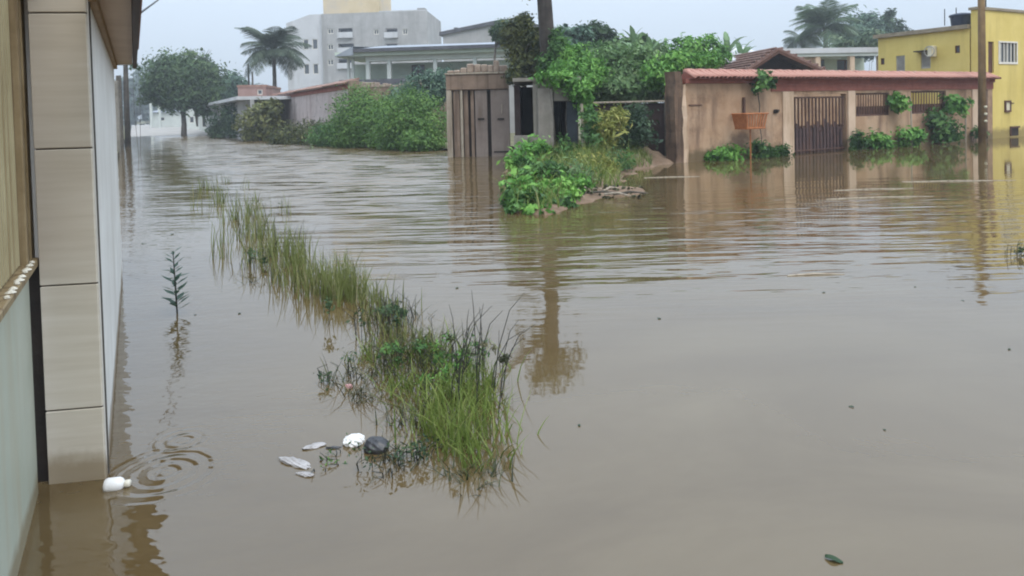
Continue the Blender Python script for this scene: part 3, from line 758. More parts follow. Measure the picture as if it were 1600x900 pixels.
simple_house('white_gatehouse', 'narrow white gatehouse with a dark doorway beside long low wall', F2, F2.sz(311,190)[0], F2.sz(326,190)[0], .05, F2.sz(318,163)[1], 3, M['housewhite'], 'flat', M['housewhite'], [F2.rect(316,177,321,198)], frame='win_brown', roof_over=.12)

# palm, brick house and pink wall along the right-hand side of the street
palm('dark green coconut palm beside the grey apartment block', at(427,196,62), at(427,82,62), 3.5, .17, M['palm_leaf'], 32, 3)
for i, (px, y0) in enumerate([(391,100),(397,112)]):
    b_ = at(px, 190, 64); mb = MB(); mb.tube([(0,0,-.6),(0,0,at(px,y0,64).z-b_.z)], [.11,.08], 7)
    tag(mb.build('street_pole', M['pole_wood' if i == 0 else 'pillar_grey'], None, b_), ['thin dark wooden pole left of the coconut palm', 'pale grey concrete pole left of the coconut palm'][i], 'pole')
KW = Plane(W(440, 226) + V*2.2, -U)
FB = Plane(KW.pt(-12, 5), (1, .15))
simple_house('brick_house', 'unplastered reddish block house behind the pink wall and palm', FB, FB.sz(372,150)[0], FB.sz(416,150)[0], -.3, FB.sz(400,136)[1], 6, M['ceramic_red'], 'flat', M['copingbrown'], [FB.rect(402,140,410,148)], roof_over=.05)
pink = thing('boundary_wall', 'pinkish grey boundary wall with brown coping behind green bushes', 'wall', KW.P, KW.rz)
s0_, z0_ = KW.sz(386,156); s1_, z1_ = KW.sz(546,128)
zc = (z0_+z1_)/2
MB().wall(s0_, s1_, -.8, zc, .2).build('wall', M['pinkwall'], pink)
np_ = int((s1_-s0_)/1.1); 
for i in range(np_):
    a_, b_ = s0_ + (s1_-s0_)*i/np_, s0_ + (s1_-s0_)*(i+1)/np_
    MB().prism_x([(-.28,zc-.04),(-.26,zc-.10),(.1,zc+.005),(.5,zc+.12),(.5,zc+.20),(.1,zc+.10)], a_+.01, b_-.01).build('coping_slab', M['copingbrown'], pink, (0, 0, random.uniform(-.02,.02)))
MB().box(s0_, s1_, -.04, -.002, zc-.35, zc-.12).build('band', M['wall_band'], pink)
MB().cbox(s1_+.002, s1_+.45, -.1, .35, -.8, zc+.05, .03).build('pillar', M['gatewall'], pink)
LW = Plane(W(345, 212), -U)
low = thing('low_wall', 'long shaded grey wall under a pale slab at the far bushes', 'wall', LW.P, LW.rz)
s0_ = LW.sz(322,190)[0]; s1_ = LW.sz(392,190)[0]; zl = LW.sz(350,163)[1]
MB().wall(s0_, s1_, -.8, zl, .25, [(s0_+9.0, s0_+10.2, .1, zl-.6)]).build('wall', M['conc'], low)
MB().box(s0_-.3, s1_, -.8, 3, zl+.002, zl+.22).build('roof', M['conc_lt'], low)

# grey apartment block
d_ = 112
AB = Plane(at(560, 100, d_), (1, -.06))
def q(x0,y0,x1,y1): return AB.rect(x0,y0,x1,y1)
apt = thing('apartment_building', 'large grey apartment block with a tan rooftop tower', 'building', AB.P, AB.rz)
xl, xm, xr = AB.sz(503,60)[0], AB.sz(512,60)[0], AB.sz(668,60)[0]
ztop = AB.sz(560,20)[1]; zr_ = AB.sz(640,14)[1]
wins = [q(512,45,521,53), q(512,69,521,78), q(512,93,521,102), q(584,46,592,54), q(629,45,637,54),q(584,72,592,80), q(629,72,637,80)]
balc = [q(529,44,551,58), q(529,68,553,82), q(602,44,621,58), q(602,68,621,82), q(529,92,551,106)]
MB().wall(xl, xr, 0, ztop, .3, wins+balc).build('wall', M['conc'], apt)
MB().box(xl+.01, xr-.01, 4.0, 14, 0, ztop-.01).build('rear_block', M['conc'], apt)
for x0 in (xl, xr-.3): MB().box(x0+.004, x0+.296, .302, 3.998, 0, ztop-.004).build('side_wall', M['conc'], apt)
MB().box(AB.sz(592,15)[0], xr, 0, .4, ztop+.002, AB.sz(630,16)[1]).build('parapet', M['conc_lt'], apt)
MB().box(AB.sz(650,15)[0], AB.sz(662,15)[0], 1, 3, ztop+.002, AB.sz(655,11)[1]).build('roof_tank', M['conc'], apt)
MB().box(AB.sz(503,10)[0], AB.sz(591,10)[0], .6, 9, ztop+.003, AB.sz(550,-14)[1]).build('tower', M['tower'], apt)
for a,b,c,d in wins:
    f_ = MB().box(a,b,.10,.16,c,c+.12).box(a,b,.10,.16,d-.12,d).box(a,a+.1,.102,.158,c+.12,d-.12).box(b-.1,b,.102,.158,c+.12,d-.12).box((a+b)/2-.05,(a+b)/2+.05,.102,.158,c+.12,d-.12).build('window', M['win_frame'], apt)
    MB().box(a+.1,b-.1,.12,.14,c+.12,d-.12).build('pane', M['glass'], f_)
for a,b,c,d in balc:
    bk = MB().box(a-.1,b+.1,-.5,1.2,c-.15,c-.002).box(a-.1,b+.1,-.5,-.4,c,c+.75).build('balcony', M['conc_lt'], apt)
    MB().box(a,b,1.3,1.36,c,d).build('door_glass', M['glass'], bk)
# left wing that runs back along the street
xw0, zw0 = AB.sz(445, 36); zw1 = AB.sz(485,22)[1]
wg = MB(); wl_ = 22.0
lw = thing('apartment_wing', 'paler left wing of apartment block with slanting parapet behind palm', 'building', AB.pt(xl), AB.rz)
dx = xw0 - xl
hole = [(-.52*-dx, -.44*-dx, c, c+.9) for c in (zw0*.55, zw0*.78)]
def wing_wall():
    return MB().wall(dx, -.01, 0, zw0-.3, .3, [(dx*.55,dx*.55+.9,zw0*.50,zw0*.60),(dx*.55,dx*.55+.9,zw0*.74,zw0*.84),(dx*.30,dx*.30+.9,zw0*.50,zw0*.60),(dx*.30,dx*.30+.9,zw0*.74,zw0*.84)])
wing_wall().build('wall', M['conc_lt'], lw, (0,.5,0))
MB().box(dx+.01,-.02,1.6,10,0,zw0-.32).build('rear_block', M['conc_lt'], lw)
MB().prism([(dx,zw0-.298),(-.01,zw0-.298),(-.01,zw1),(dx*.35,zw1),(dx,zw0)], .5, 1.2).build('parapet', M['conc_lt'], lw)
for k in (.55,.30):
    for c,d in ((.50,.60),(.74,.84)):
        f_ = MB().box(dx*k,dx*k+.9,.6,.66,zw0*c,zw0*c+.1).box(dx*k,dx*k+.9,.6,.66,zw0*d-.1,zw0*d).box(dx*k,dx*k+.1,.601,.659,zw0*c+.098,zw0*d-.098).box(dx*k+.8,dx*k+.9,.601,.659,zw0*c+.098,zw0*d-.098).build('window', M['win_frame'], lw)
        MB().box(dx*k,dx*k+.9,.68,.70,zw0*c,zw0*d).build('pane', M['glass'], f_)

# green-white verandah house
VH = Plane(at(560,110,46), (1,-.10))
vh = thing('verandah_house', 'pale green house with columned verandah and grey sheet roof', 'house', VH.P, VH.rz)
s0_, s1_ = VH.sz(572,100)[0], VH.sz(815,100)[0]
zb = VH.sz(640,124)[1]; zbeam0, zbeam1 = VH.sz(640,94)[1], VH.sz(640,86)[1]
MB().box(s0_, s1_, -.1, .25, zbeam0, zbeam1).build('beam', M['housewhite'], vh)
MB().box(s0_-1.9, s1_, -.5, 5, zbeam1+.002, VH.sz(640,79)[1]).build('eave', M['housegreen'], vh)
zz1 = VH.sz(640,70)[1]; ze = VH.sz(640,79)[1]
MB().prism_x([(-.7,ze+.004),(5.2,ze+.004),(5.2,zz1+.5),(-.6,ze+.13)], s0_-.6, s1_).build('roof', M['roof_grey'], vh)
MB().box(s0_-.6, s1_, -.78, -.702, ze-.06, ze+.16).build('fascia', M['roof_dark'], vh)
MB().add([(s0_-1.95,-.5,zbeam1+.03),(s0_-.62,-.7,zz1-.05),(s0_-.62,5,zz1+.4),(s0_-1.95,5,zbeam1+.03),(s0_-.62,-.7,zbeam1+.03),(s0_-.62,5,zbeam1+.03)], [(0,4,1),(0,1,2,3),(3,2,5)]).build('hip_roof', M['roof_grey'], vh)
for px in (575, 608, 680, 742):
    a_ = VH.sz(px,105)[0]
    MB().cbox(a_-.13, a_+.13, -.08, .2, zb, zbeam0-.002, .02).build('column', M['housewhite'], vh)
for px in (541, 548):
    a_ = VH.sz(px,105)[0]
    MB().cbox(a_-.08, a_+.08, .4, .56, zb, zbeam1-.002, .02).build('column', M['housewhite'], vh)
ww = VH.rect(630,98,652,118)
MB().wall(s0_-1.6, s1_, -.2, zbeam0-.01, .2, [ww]).build('wall', M['housegreen'], vh, (0,2.2,0))
f_ = MB().box(ww[0],ww[1],2.27,2.33,ww[2],ww[2]+.07).box(ww[0],ww[1],2.27,2.33,ww[3]-.07,ww[3]).box((ww[0]+ww[1])/2-.04,(ww[0]+ww[1])/2+.04,2.271,2.329,ww[2]+.069,ww[3]-.069).box(ww[0],ww[0]+.06,2.272,2.328,ww[2]+.068,ww[3]-.068).box(ww[1]-.06,ww[1],2.272,2.328,ww[2]+.068,ww[3]-.068).build('window', M['win_brown'], vh)
MB().box(ww[0],ww[1],2.3,2.31,ww[2],ww[3]).build('pane', M['glass'], f_)
MB().box(s0_-1.7, s1_, -.3, 2.1, -.3, zb-.002).build('terrace', M['conc'], vh)
MB().box(s0_-1.7, s1_, -.42, -.302, zb-.3, zb+.06).build('kerb', M['roof_dark'], vh)
# stepped rubble wall under the verandah
RW = Plane(at(590,138,40), (1,-.1))
rw = thing('rubble_wall', 'broken stepped wall of rough blocks below verandah house', 'wall', RW.P, RW.rz)
a0 = RW.sz(548,140)[0]
MB().wall(a0, RW.sz(712,140)[0], -.5, RW.sz(600,136)[1], .3).build('wall', M['gatewall'], rw)
for i in range(26):
    a_ = RW.sz(552+i*6.2,140)[0]; z_ = RW.sz(600,136)[1]
    MB().cbox(a_-.12, a_+.1, -.04, .3, z_+.002, z_+random.uniform(.08,.34), .02).build('block', M['rubble'], rw)
# grey gabled wall far right
GW = Plane(at(740,50,68), (1,-.12))
gw = thing('gable_building', 'grey plastered building with dark sloping roof edge behind verandah house', 'building', GW.P, GW.rz)
p0, p1, p2 = GW.sz(692,55), GW.sz(775,38), GW.sz(850,45)
MB().prism([(p0[0],-.3),(p2[0],-.3),p2,p1,p0], 0, 8).build('wall', M['conc'], gw)
nrm = .35
MB().prism([(p0[0]-.3,p0[1]-.05),(p1[0],p1[1]+.003),(p2[0],p2[1]+.003),(p2[0],p2[1]+nrm),(p1[0],p1[1]+nrm),(p0[0]-.3,p0[1]+nrm-.05)], -.25, 8.2).build('roof_edge', M['roof_dark'], gw)
MB().box(GW.sz(706,45)[0], GW.sz(712,45)[0], 1, 1.8, p0[1]+.2, GW.sz(709,41)[1]).build('vent', M['roof_dark'], gw)

# bushes along the right-hand side of the left street
shrub('shrub', 'dark olive bush in front of the low grey wall', 'bush', [blob(352,190,20,24,54), blob(376,186,24,26,52), blob(340,205,14,12,55)], 3600, .26, M['lf_dark'], base_z=0)
shrub('shrub', 'brownish bush with a reddish heart left of the pink wall', 'bush', [blob(405,190,26,28,45), blob(425,175,14,18,45), blob(395,205,24,14,46)], 3400, .24, M['lf_olive'], base_z=0)
shrub('weed_clump', 'olive green weeds at the foot of pink wall', 'plant', [blob(455,212,28,18,39), blob(485,208,26,18,37), blob(440,220,22,9,39)], 6000, .13, M['lf_mixed'], base_z=0)
shrub('weed_clump', 'low mid green weeds between olive weeds and big bright bush', 'plant', [blob(510,215,24,20,35), blob(530,205,18,26,34)], 5600, .12, M['lf_mid'], base_z=0)
shrub('large_shrub', 'big bright green bush at the left of the wide hedge', 'bush', [blob(560,185,36,44,33), blob(590,195,34,40,32), blob(555,215,34,18,33)], 15000, .125, M['lf_hedge'], base_z=0, clump=.24)
shrub('large_shrub', 'big bright green bush beside the plank gate', 'bush', [blob(635,190,40,46,29.5), blob(668,195,30,44,29), blob(620,215,38,20,30), blob(660,222,34,15,28)], 18000, .12, M['lf_hedge'], base_z=0, clump=.24)
shrub('tall_shrub', 'bluish green taller bush behind the plank gate edge', 'bush', [blob(665,140,34,26,34), blob(690,130,22,22,34), blob(625,155,26,18,35)], 9000, .15, M['lf_blue'], base_z=0, clump=.24)

# plank gate with rubble lintel
TG = Plane(W(701, 246), (1, -.06))
tg = thing('plank_gate', 'brown plank gate with heavy lintel and rubble on top', 'gate', TG.P, TG.rz)
R_ = lambda x0,y0,x1,y1: TG.rect(x0,y0,x1,y1)
zl0, zl1 = TG.sz(750,140)[1], TG.sz(750,116)[1]
sE = TG.sz(796,200)[0]
MB().cbox(-.02, sE, -.06, .35, zl0, zl1, .02).build('lintel', M['gatewall'], tg)
MB().cbox(-.05, sE, -.1, .40, zl1+.002, zl1+.06, .01).build('ledge', M['palewood'], tg)
x = .02; 
while x < sE-.2:
    w_ = random.uniform(.18,.34); h_ = random.uniform(.15,.42)*(0.5+min(1, x/1.2)*.6)
    MB().cbox(x, min(x+w_, sE), 0, .3, zl1+.062, zl1+.062+h_, .03).build('block', M['rubble'], tg, rz=0)
    x += w_+.012
MB().cbox(-.02, TG.sz(707,200)[0], -.05, .3, -.8, zl0-.002, .015).build('post', M['palewood'], tg)
MB().cbox(TG.sz(709,200)[0], TG.sz(719,200)[0], .02, .26, -.8, zl0-.002, .015).build('post', M['gatewall'], tg)
MB().cbox(TG.sz(720,200)[0], TG.sz(724,200)[0], -.03, .1, -.8, zl0-.002, .01).build('post', M['palewood'], tg)
for x0,x1,m_ in ((725,732,'gatewall'),(736,741,'gatewall')):
    MB().cbox(TG.sz(x0,200)[0], TG.sz(x1,200)[0], .06, .12, -.8, zl0-.003, .008).build('plank', M[m_], tg)
for x0,x1 in ((743,762),(767.5,798)):
    MB().cbox(TG.sz(x0,200)[0], min(TG.sz(x1,200)[0], sE), .03, .09, -.8, zl0-.004, .012).build('leaf', M['gatesheet'], tg)
MB().box(-.02, sE, .2, .26, -.8, zl0-.006).build('backing', M['slot'], tg)
for px in (752, 783):
    a_, z_ = TG.sz(px,186); MB().cbox(a_-.12, a_+.1, -.005, .028, z_-.03, z_+.03, .005).build('latch', M['black_metal_and_gap'], tg)
a_, z_ = TG.sz(784,170); MB().tube([(a_,.01,z_+.15),(a_+.01,-.03,z_),(a_,.01,z_-.15)], .015, 6).build('handle', M['palewood'], tg)
MB().cbox(TG.sz(772,237)[0], sE, .0, .028, TG.sz(780,237)[1]-.02, TG.sz(780,237)[1]+.02, .004).build('strap', M['black_metal_and_gap'], tg)
tree('leafy_tree', 'dark tree top leaning over the grey gabled building', [blob(786,44,16,14,40), blob(795,62,18,12,40), blob(776,58,10,8,40)], 1500, .24, M['lf_dark'], at(768,150,40), .08, at(774,72,40), limbs=5)

# ================================================================== RIGHT: bank, hut, wall, yellow house
HU = Plane(Vector((.12, 18.0, 0)), (1, -.03))
hut = thing('ruined_hut', 'roofless grey hut with dark openings behind the grassy bank', 'building', HU.P, HU.rz)
r_ = HU.rect
sR = HU.sz(906,190)[0]
o1 = HU.rect(799,128,833,212); o2 = HU.rect(866,159,904,236)
zt = HU.sz(850,124)[1]
hs0 = HU.sz(802,170)[0]
MB().wall(hs0, HU.sz(864.5,170)[0], -.5, zt, .28, [(hs0-.0, o1[1], o1[2], zt-.05)]).build('front_wall', M['pillar_grey'], hut)
MB().cbox(HU.sz(840,170)[0], HU.sz(864,170)[0], -.09, -.002, HU.sz(850,216)[1], HU.sz(850,138)[1], .015).build('pillar', M['pillar_grey'], hut)
MB().box(hs0, HU.sz(864,170)[0], -.14, -.092, -.5, HU.sz(850,214)[1]).build('plinth', M['pillar_grey'], hut)
MB().cbox(HU.sz(864.6,150)[0], sR, -.02, .3, HU.sz(880,158)[1], HU.sz(880,138)[1], .02).build('lintel', M['pillar_grey'], hut)
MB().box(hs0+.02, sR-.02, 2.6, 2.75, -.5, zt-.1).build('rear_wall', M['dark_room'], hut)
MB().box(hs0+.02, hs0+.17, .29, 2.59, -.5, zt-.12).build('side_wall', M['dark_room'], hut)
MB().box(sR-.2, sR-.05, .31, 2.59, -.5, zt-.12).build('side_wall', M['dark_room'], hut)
MB().box(hs0+.0, sR+.05, -.05, 2.8, zt-.04, zt+.05).build('slab', M['pillar_grey'], hut)
b_ = HU.rect(869,174,877,183); MB().box(b_[0]*1.1, b_[1]*1.1, 2.56, 2.598, b_[2], b_[3]).build('window', M['win_frame'], hut)
dw = HU.rect(886,158,904,236); MB().cbox(dw[0], dw[1], .10, .15, -.3, dw[3], .006).build('door', M['door_dark'], hut)
pb_ = HU.pt(sR+.06, -.15, 0); mb = MB(); hh = at(906,162,pb_.y).z
mb.tube([(0,0,-.4),(.01,0,hh*.5),(-.02,0,hh)], [.05,.045,.04], 7)
tag(mb.build('wooden_post', M['palewood'], None, pb_), 'thin pale crooked post beside the dark hut door', 'post')

tp = at(862,150,20.5); 
t = thing('tall_tree', 'tall dark trunk rising behind the ruined hut into a high crown', 'tree', (tp.x, tp.y, 0))
mb = MB(); top = at(846,-70,20.5)
mb.tube([(0,0,-.5),(.02,0,1.6),(top.x*.35-tp.x*.35-.01,0,3.2),(top.x-tp.x,0,top.z)], [.30,.27,.235,.20], 10)
mb.build('trunk', M['trunk_dark'], t, smooth=True)
mb = MB(); 
for i in range(6): mb.tube([(-.05,0,4.6+.1*i),(-.6-.2*i,.1*(i-3),5.2+.22*i),(-1.3-.2*i,.2*(i-3),5.4+.3*i)], [.05,.03,.012], 5)
mb.build('branch', M['bark'], t)
place('crown', leaf_cloud([blob(812,-14,20,14,20.3), blob(830,-48,26,18,20.5), blob(868,-62,26,16,20.8), blob(848,-88,34,18,20.5)], 1500, .14, M['lf_mixed'], 'crown', origin=(tp.x, tp.y, 0), clump=.4), t)
tree('leafy_tree', 'olive green tree crown left of the bare trunk', [blob(824,70,22,28,22.5), blob(816,45,16,22,22.5), blob(834,98,24,24,22.5), blob(812,100,14,24,22.5), blob(842,60,14,18,22), blob(802,60,14,26,22.8), blob(806,118,14,16,22)], 9500, .125, M['lf_mixed'], at(818,150,22.5), .08, at(818,115,22.5), clump=.27)
shrub('vine_clump', 'dark leafy creeper climbing the foot of bare trunk', 'plant', [blob(858,105,14,18,20), blob(868,85,10,18,20), blob(848,115,14,12,20), blob(872,60,8,16,20.2)], 1500, .13, M['lf_mid'], base_z=.3, clump=.35, stem_r=.012)
shrub('vine_clump', 'bright leafy vines spilling over the hut lintel', 'plant', [blob(862,124,22,10,17.8), blob(885,130,24,14,17.9), blob(905,142,18,18,18), blob(915,165,10,18,18.1), blob(890,112,30,14,18.5)], 3600, .115, M['lf_bright'], base_z=.3, clump=.3, stem_r=.012)
SHR = [
 ('tall_shrub', 'dark blue green bushes at the left of the thicket skyline', [blob(885,75,20,24,36), blob(905,62,16,18,36), blob(878,55,12,14,36)], 2600, .30, 'lf_blue'),
 ('tall_shrub', 'dark rounded bush topping the thicket right of the trunk', [blob(930,52,18,16,38), blob(945,62,20,16,38), blob(925,75,22,18,38)], 2800, .30, 'lf_dark'),
 ('tall_shrub', 'pale bluish bush in the middle of the thicket skyline', [blob(975,78,26,14,37), blob(1000,74,18,16,37), blob(1020,84,24,14,37)], 2600, .36, 'lf_pale'),
 ('tall_shrub', 'yellowish green bush just left of the far roof', [blob(1075,85,26,22,31), blob(1100,80,24,22,31), blob(1120,92,20,16,31), blob(1060,100,24,14,31)], 5200, .20, 'lf_bright'),
 ('large_shrub', 'dense green bush behind the hut vines', [blob(915,105,34,26,25), blob(945,112,32,30,25), blob(930,85,26,16,26)], 5600, .18, 'lf_mid'),
 ('large_shrub', 'bright green bush filling the middle of the thicket', [blob(985,108,40,26,25), blob(1015,118,34,28,24.5), blob(990,135,40,18,24)], 7000, .17, 'lf_bright'),
 ('large_shrub', 'light green bush leaning over the dark lot fence', [blob(960,138,26,18,21.5), blob(985,145,22,14,21.5), blob(1020,140,20,16,22)], 3600, .17, 'lf_pale'),
 ('large_shrub', 'mid green bush low behind the lot fence rail', [blob(930,150,26,18,22.5), blob(960,158,26,14,22.5), blob(1000,150,26,14,22.8), blob(905,150,18,20,23)], 4200, .16, 'lf_mid'),
 ('large_shrub', 'loose light green bush rising beside the dark trunk', [blob(895,100,26,28,21.5), blob(920,118,26,22,21.5), blob(880,80,14,18,22), blob(905,128,30,14,21)], 9000, .125, 'lf_bright'),
 ('large_shrub', 'loose pale green bush in the middle of thicket', [blob(960,100,34,24,23), blob(1000,95,30,22,23), blob(985,118,34,20,22.6)], 8000, .14, 'lf_pale'),
 ('large_shrub', 'bright loose bush spilling over the tiled wall corner', [blob(1060,100,30,16,21.5), blob(1030,118,24,20,21), blob(1100,96,24,12,22)], 6500, .13, 'lf_bright'),
 ('large_shrub', 'green bush against the left end of tiled wall', [blob(1040,112,22,22,23), blob(1055,98,18,16,23.5), blob(1040,135,14,14,22.5)], 3000, .17, 'lf_mid'),
]
for nm, lb, bl_, n_, sz_, m_ in SHR: shrub(nm, lb, 'bush', bl_, n_, sz_, M[m_], base_z=.1, clump=.25)
# banana plants
def banana_leaf(L, w_):
    vs, fs, tot, tone = [], [], [], []
    K = 9
    for i in range(K+1):
        f = i/K; x = L*(f-.1*f**3); z = L*(.25*f - .42*f**2.4)
        hw = w_*math.sin(math.pi*min(1,.08+.92*f))**.7*(1 if i % 2 else .86)
        vs += [(x,-hw,z+.10*hw),(x,0,z-.02),(x,hw,z+.10*hw)]; tone += [.45+.1*(i % 2),.7,.55-.1*(i % 2)]
    for i in range(K):
        for j in (0,1):
            fs += [i*3+j, i*3+j+1, i*3+j+4, i*3+j+3]; tot.append(4)
    return np_mesh('leaf', np.array(vs), np.array(fs), np.array(tot), M['banana'], np.array(tone))
bl0 = banana_leaf(1.9, .26)
BAN = [(992,60,110,32,'banana plant with one furled upright leaf in the thicket'), (1018,70,110,33,'banana plant with arching leaves left of the yellowish bush'), (1137,62,120,34,'banana plant with stubby upright leaves right of yellowish bush'), (1160,72,120,35,'banana plant with spread leaves next to the far roof')]
for k, (px, py, yb, d_, lb) in enumerate(BAN):
    b_ = at(px, yb, d_); b_.z = .1
    root = thing('banana_plant', lb, 'banana plant', b_, 0, 'banana plants above the thicket')
    h_ = at(px, py+22, d_).z - .1
    MB().tube([(0,0,-.5),(.03,0,h_*.5),(0,0,h_)], [.14,.11,.07], 8).build('stalk', M['bark'], root)
    for i in range(8):
        el = random.uniform(.5,1.35) if i else 1.45
        s_ = random.uniform(.55,.8)
        place('leaf', bl0, root, (0,0,h_-.05), rot=(0,-el, i*2.4+k), scale=(s_, s_*(.5 if i == 0 else .8), s_))

# dark lot fence with climbers and yellow plants
FE = Plane(at(905,200,20.2), (.99,-.05))
fe = thing('lot_fence', 'dark reddish shaded fence wall with a pale top rail left of tiled wall', 'fence', FE.P, FE.rz)
fs1 = FE.sz(1052,200)[0]; zr2 = FE.sz(980,159)[1]
MB().wall(FE.sz(912,200)[0], fs1, -.6, zr2-.06, .15).build('wall', M['dark_room'], fe)  # shadow on this wall is put into its near-black colour
MB().cbox(FE.sz(910,200)[0], fs1, -.08, -.01, zr2-.03, zr2+.02, .006).build('rail', M['palewood'], fe)
for px in (925, 985, 1040):
    a_ = FE.sz(px,200)[0]; MB().cbox(a_-.04,a_+.04,-.07,-.004,-.6,zr2-.032,.006).build('post', M['bark'], fe)
shrub('climber', 'dark green creeper with pale flowers on the lot fence', 'plant', [blob(985,200,24,26,18.8), blob(1010,215,24,20,18.8), blob(965,222,22,16,18.5), blob(1000,178,16,14,19)], 1900, .13, M['lf_dark'], base_z=.2, clump=.35, stem_r=.01)
shrub('yellow_plant', 'tall yellowish leafy plant in front of the lot fence', 'plant', [blob(945,205,16,28,17.6), blob(932,190,16,16,17.8), blob(960,190,12,20,17.8)], 1300, .17, M['lf_yellow'], base_z=.3, clump=.4, aspect=.25, stem_r=.012)
shrub('broadleaf_plant', 'small green plant between crooked post and yellow plant', 'plant', [blob(922,190,10,18,17.4), blob(922,220,12,16,17.2)], 700, .13, M['lf_mid'], base_z=.3, clump=.4)

# broad-leaved plants and grass on the bank
def bank_plant(px, py, d, rx, ry, n, size, m, lb, nm='broadleaf_plant', **kw):
    c = at(px, py, d); z = float(bank_z([[c.x, c.y]])[0])
    bl_ = [blob(px,py,rx,ry,d), blob(px-rx*.5,py+ry*.45,rx*.7,ry*.55,d-.2), blob(px+rx*.5,py+ry*.4,rx*.7,ry*.6,d-.1)]
    return shrub(nm, lb, 'plant', bl_, n, size, m, base_z=max(z,0), clump=.38, stem_r=.008, **kw)
BP = [(826,288,11.3,26,34,1000,.11,'lf_bright','lush broad leaved plant at the near left tip of bank',.55,.5),
 (822,316,10.6,22,20,620,.12,'lf_mid','low drooping leafy plant touching the water at bank tip',.5,.8),
 (868,290,11.6,30,28,950,.105,'lf_bright','leafy green plant on the bank left of the mud',.5,.5),
 (865,316,10.9,26,12,460,.11,'lf_mid','dark leafed low plant hanging at the water below the mud',.5,.8),
 (846,262,12.6,26,26,900,.11,'lf_mid','mid green bushy weed between bank tip and hut pillar',.45,.4),
 (814,238,14.5,18,26,700,.12,'lf_bright','bright green weed in front of the hut plinth',.4,.2),
 (890,262,13.2,30,18,800,.10,'lf_pale','pale green weeds above the mud spit',.35,.2),
 (835,222,15.5,16,20,560,.11,'lf_bright','bright climbing weed before the hut low wall',.45,.3),
 (880,225,16.0,14,26,560,.11,'lf_mid','green weed growing into the dark hut doorway',.45,.3),
 (925,250,15.0,26,20,820,.10,'lf_yellow','yellow green tall weeds behind the muddy spit',.3,.1),
 (806,300,10.9,14,30,560,.10,'lf_mid','ragged green plant at the left edge of the bank',.45,.5),
 (842,326,10.35,20,9,420,.10,'lf_bright','small bright plants trailing into the water at bank tip',.5,.8),
 (895,280,12.3,22,14,560,.09,'lf_bright','bright low weeds right beside the mud spit',.4,.3),
 (965,248,16.4,24,16,700,.10,'lf_mid','green weeds at the foot of the lot fence',.4,.2)]
for px, py, d_, rx, ry, n_, sz_, m_, lb, asp, dr in BP: bank_plant(px, py + ry*.28, d_, rx*1.1, ry*.68, n_, sz_, M[m_], lb, aspect=asp, droop=dr)
sp = []
for i in range(8500):
    x_, y_ = rng.uniform(-.2,3.6), rng.uniform(10.2,20)
    z_ = float(bank_z([[x_, y_]])[0])
    if z_ < .03 or (x_ > .95 and y_ < 12.9 and x_ < 3): continue
    sp.append((x_, y_, z_-.02, rng.uniform(.14,.48), rng.uniform(0,6.28), np.clip(rng.normal(.5,.25),0,1)))
tag(place('bank_grass', blades(sp, M['grass_near'], lean=.6, width=.009)), 'rough grass over the bank before the hut', kind='stuff')
# mud spit litter
for i, (px, py, l_, a_) in enumerate([(915,297,.7,.2),(940,303,.9,-.1),(955,296,.5,.9),(985,303,.6,.1),(965,305,.55,-.75)]):
    p_ = W(px, py, .06)
    mb = MB(); mb.tube([(-l_/2,0,0),(0,.03,.035),(l_/2,-.02,.005)], [.018,.022,.008], 6)
    tag(mb.build('driftwood_stick', M['bark' if i % 2 else 'palewood'], None, p_, a_), ['pale stick nearest the green bank on the muddy spit','longest brown stick across the middle of muddy spit','pale stick lying deepest into the muddy spit','brown stick at the water end of the muddy spit','pale stick slanting off the muddy spit into water'][i], 'stick', 'sticks on the muddy spit')
lm = []
for i in range(420):
    p_ = W(rng.uniform(905,1005), rng.uniform(292,306), .05)
    lm.append(((p_.x, p_.y, max(.015, float(bank_z([[p_.x,p_.y]])[0])+.015)), (.03,.03,.015)))
tag(place('leaf_litter', leaf_cloud(lm, 1500, .055, M['grass_dry'], 'leaf_litter', up=1.2)), 'dead leaves and trash scattered on the muddy spit', kind='stuff')

# ---- tiled boundary wall
P0, P1 = W(1064, 254), W(1551, 217.5)
BW = Plane(P0, P1 - P0)
bw = thing('tile_capped_wall', 'tan stained wall with red tile coping across the flooded street', 'wall', BW.P, BW.rz)
LEN = BW.sz(1551,180)[0]
gate_r = BW.rect(1240,147,1323,300); gate_r = (gate_r[0], gate_r[1], -.9, gate_r[3])
wA = BW.rect(1337,145,1390,181); wB = BW.rect(1423,142,1478,177)
ze = (BW.sz(1090,131)[1] + BW.sz(1500,127)[1])/2
zrg = (BW.sz(1090,108)[1] + BW.sz(1500,114)[1])/2
print('wall', LEN, ze, zrg, P0, P1)
MB().wall(BW.sz(1072,200)[0], LEN, -.8, ze-.02, .2, [gate_r, wA, wB]).build('wall', M['wall_tan'], bw)
MB().box(BW.sz(1072,200)[0]-.05, LEN+.05, -.07, .26, ze-.018, ze+.10).build('band', M['wall_band'], bw)
MB().box(BW.sz(1205,200)[0], LEN, -.035, -.002, ze-.26, ze-.02).build('frieze', M['wall_band'], bw)
for x0, x1 in ((1222,1239),(1324,1335),(1518,1528)):
    a_, b_ = BW.sz(x0,190)[0], BW.sz(x1,190)[0]
    MB().cbox(a_, b_, -.05, .24, -.8, ze-.27, .012).build('pilaster', M['wall_pale'], bw)
MB().cbox(BW.sz(1528.5,190)[0], BW.sz(1543,190)[0], -.012, -.001, -.8, ze-.27, .003).build('pilaster', M['pillar_weathered'], bw)
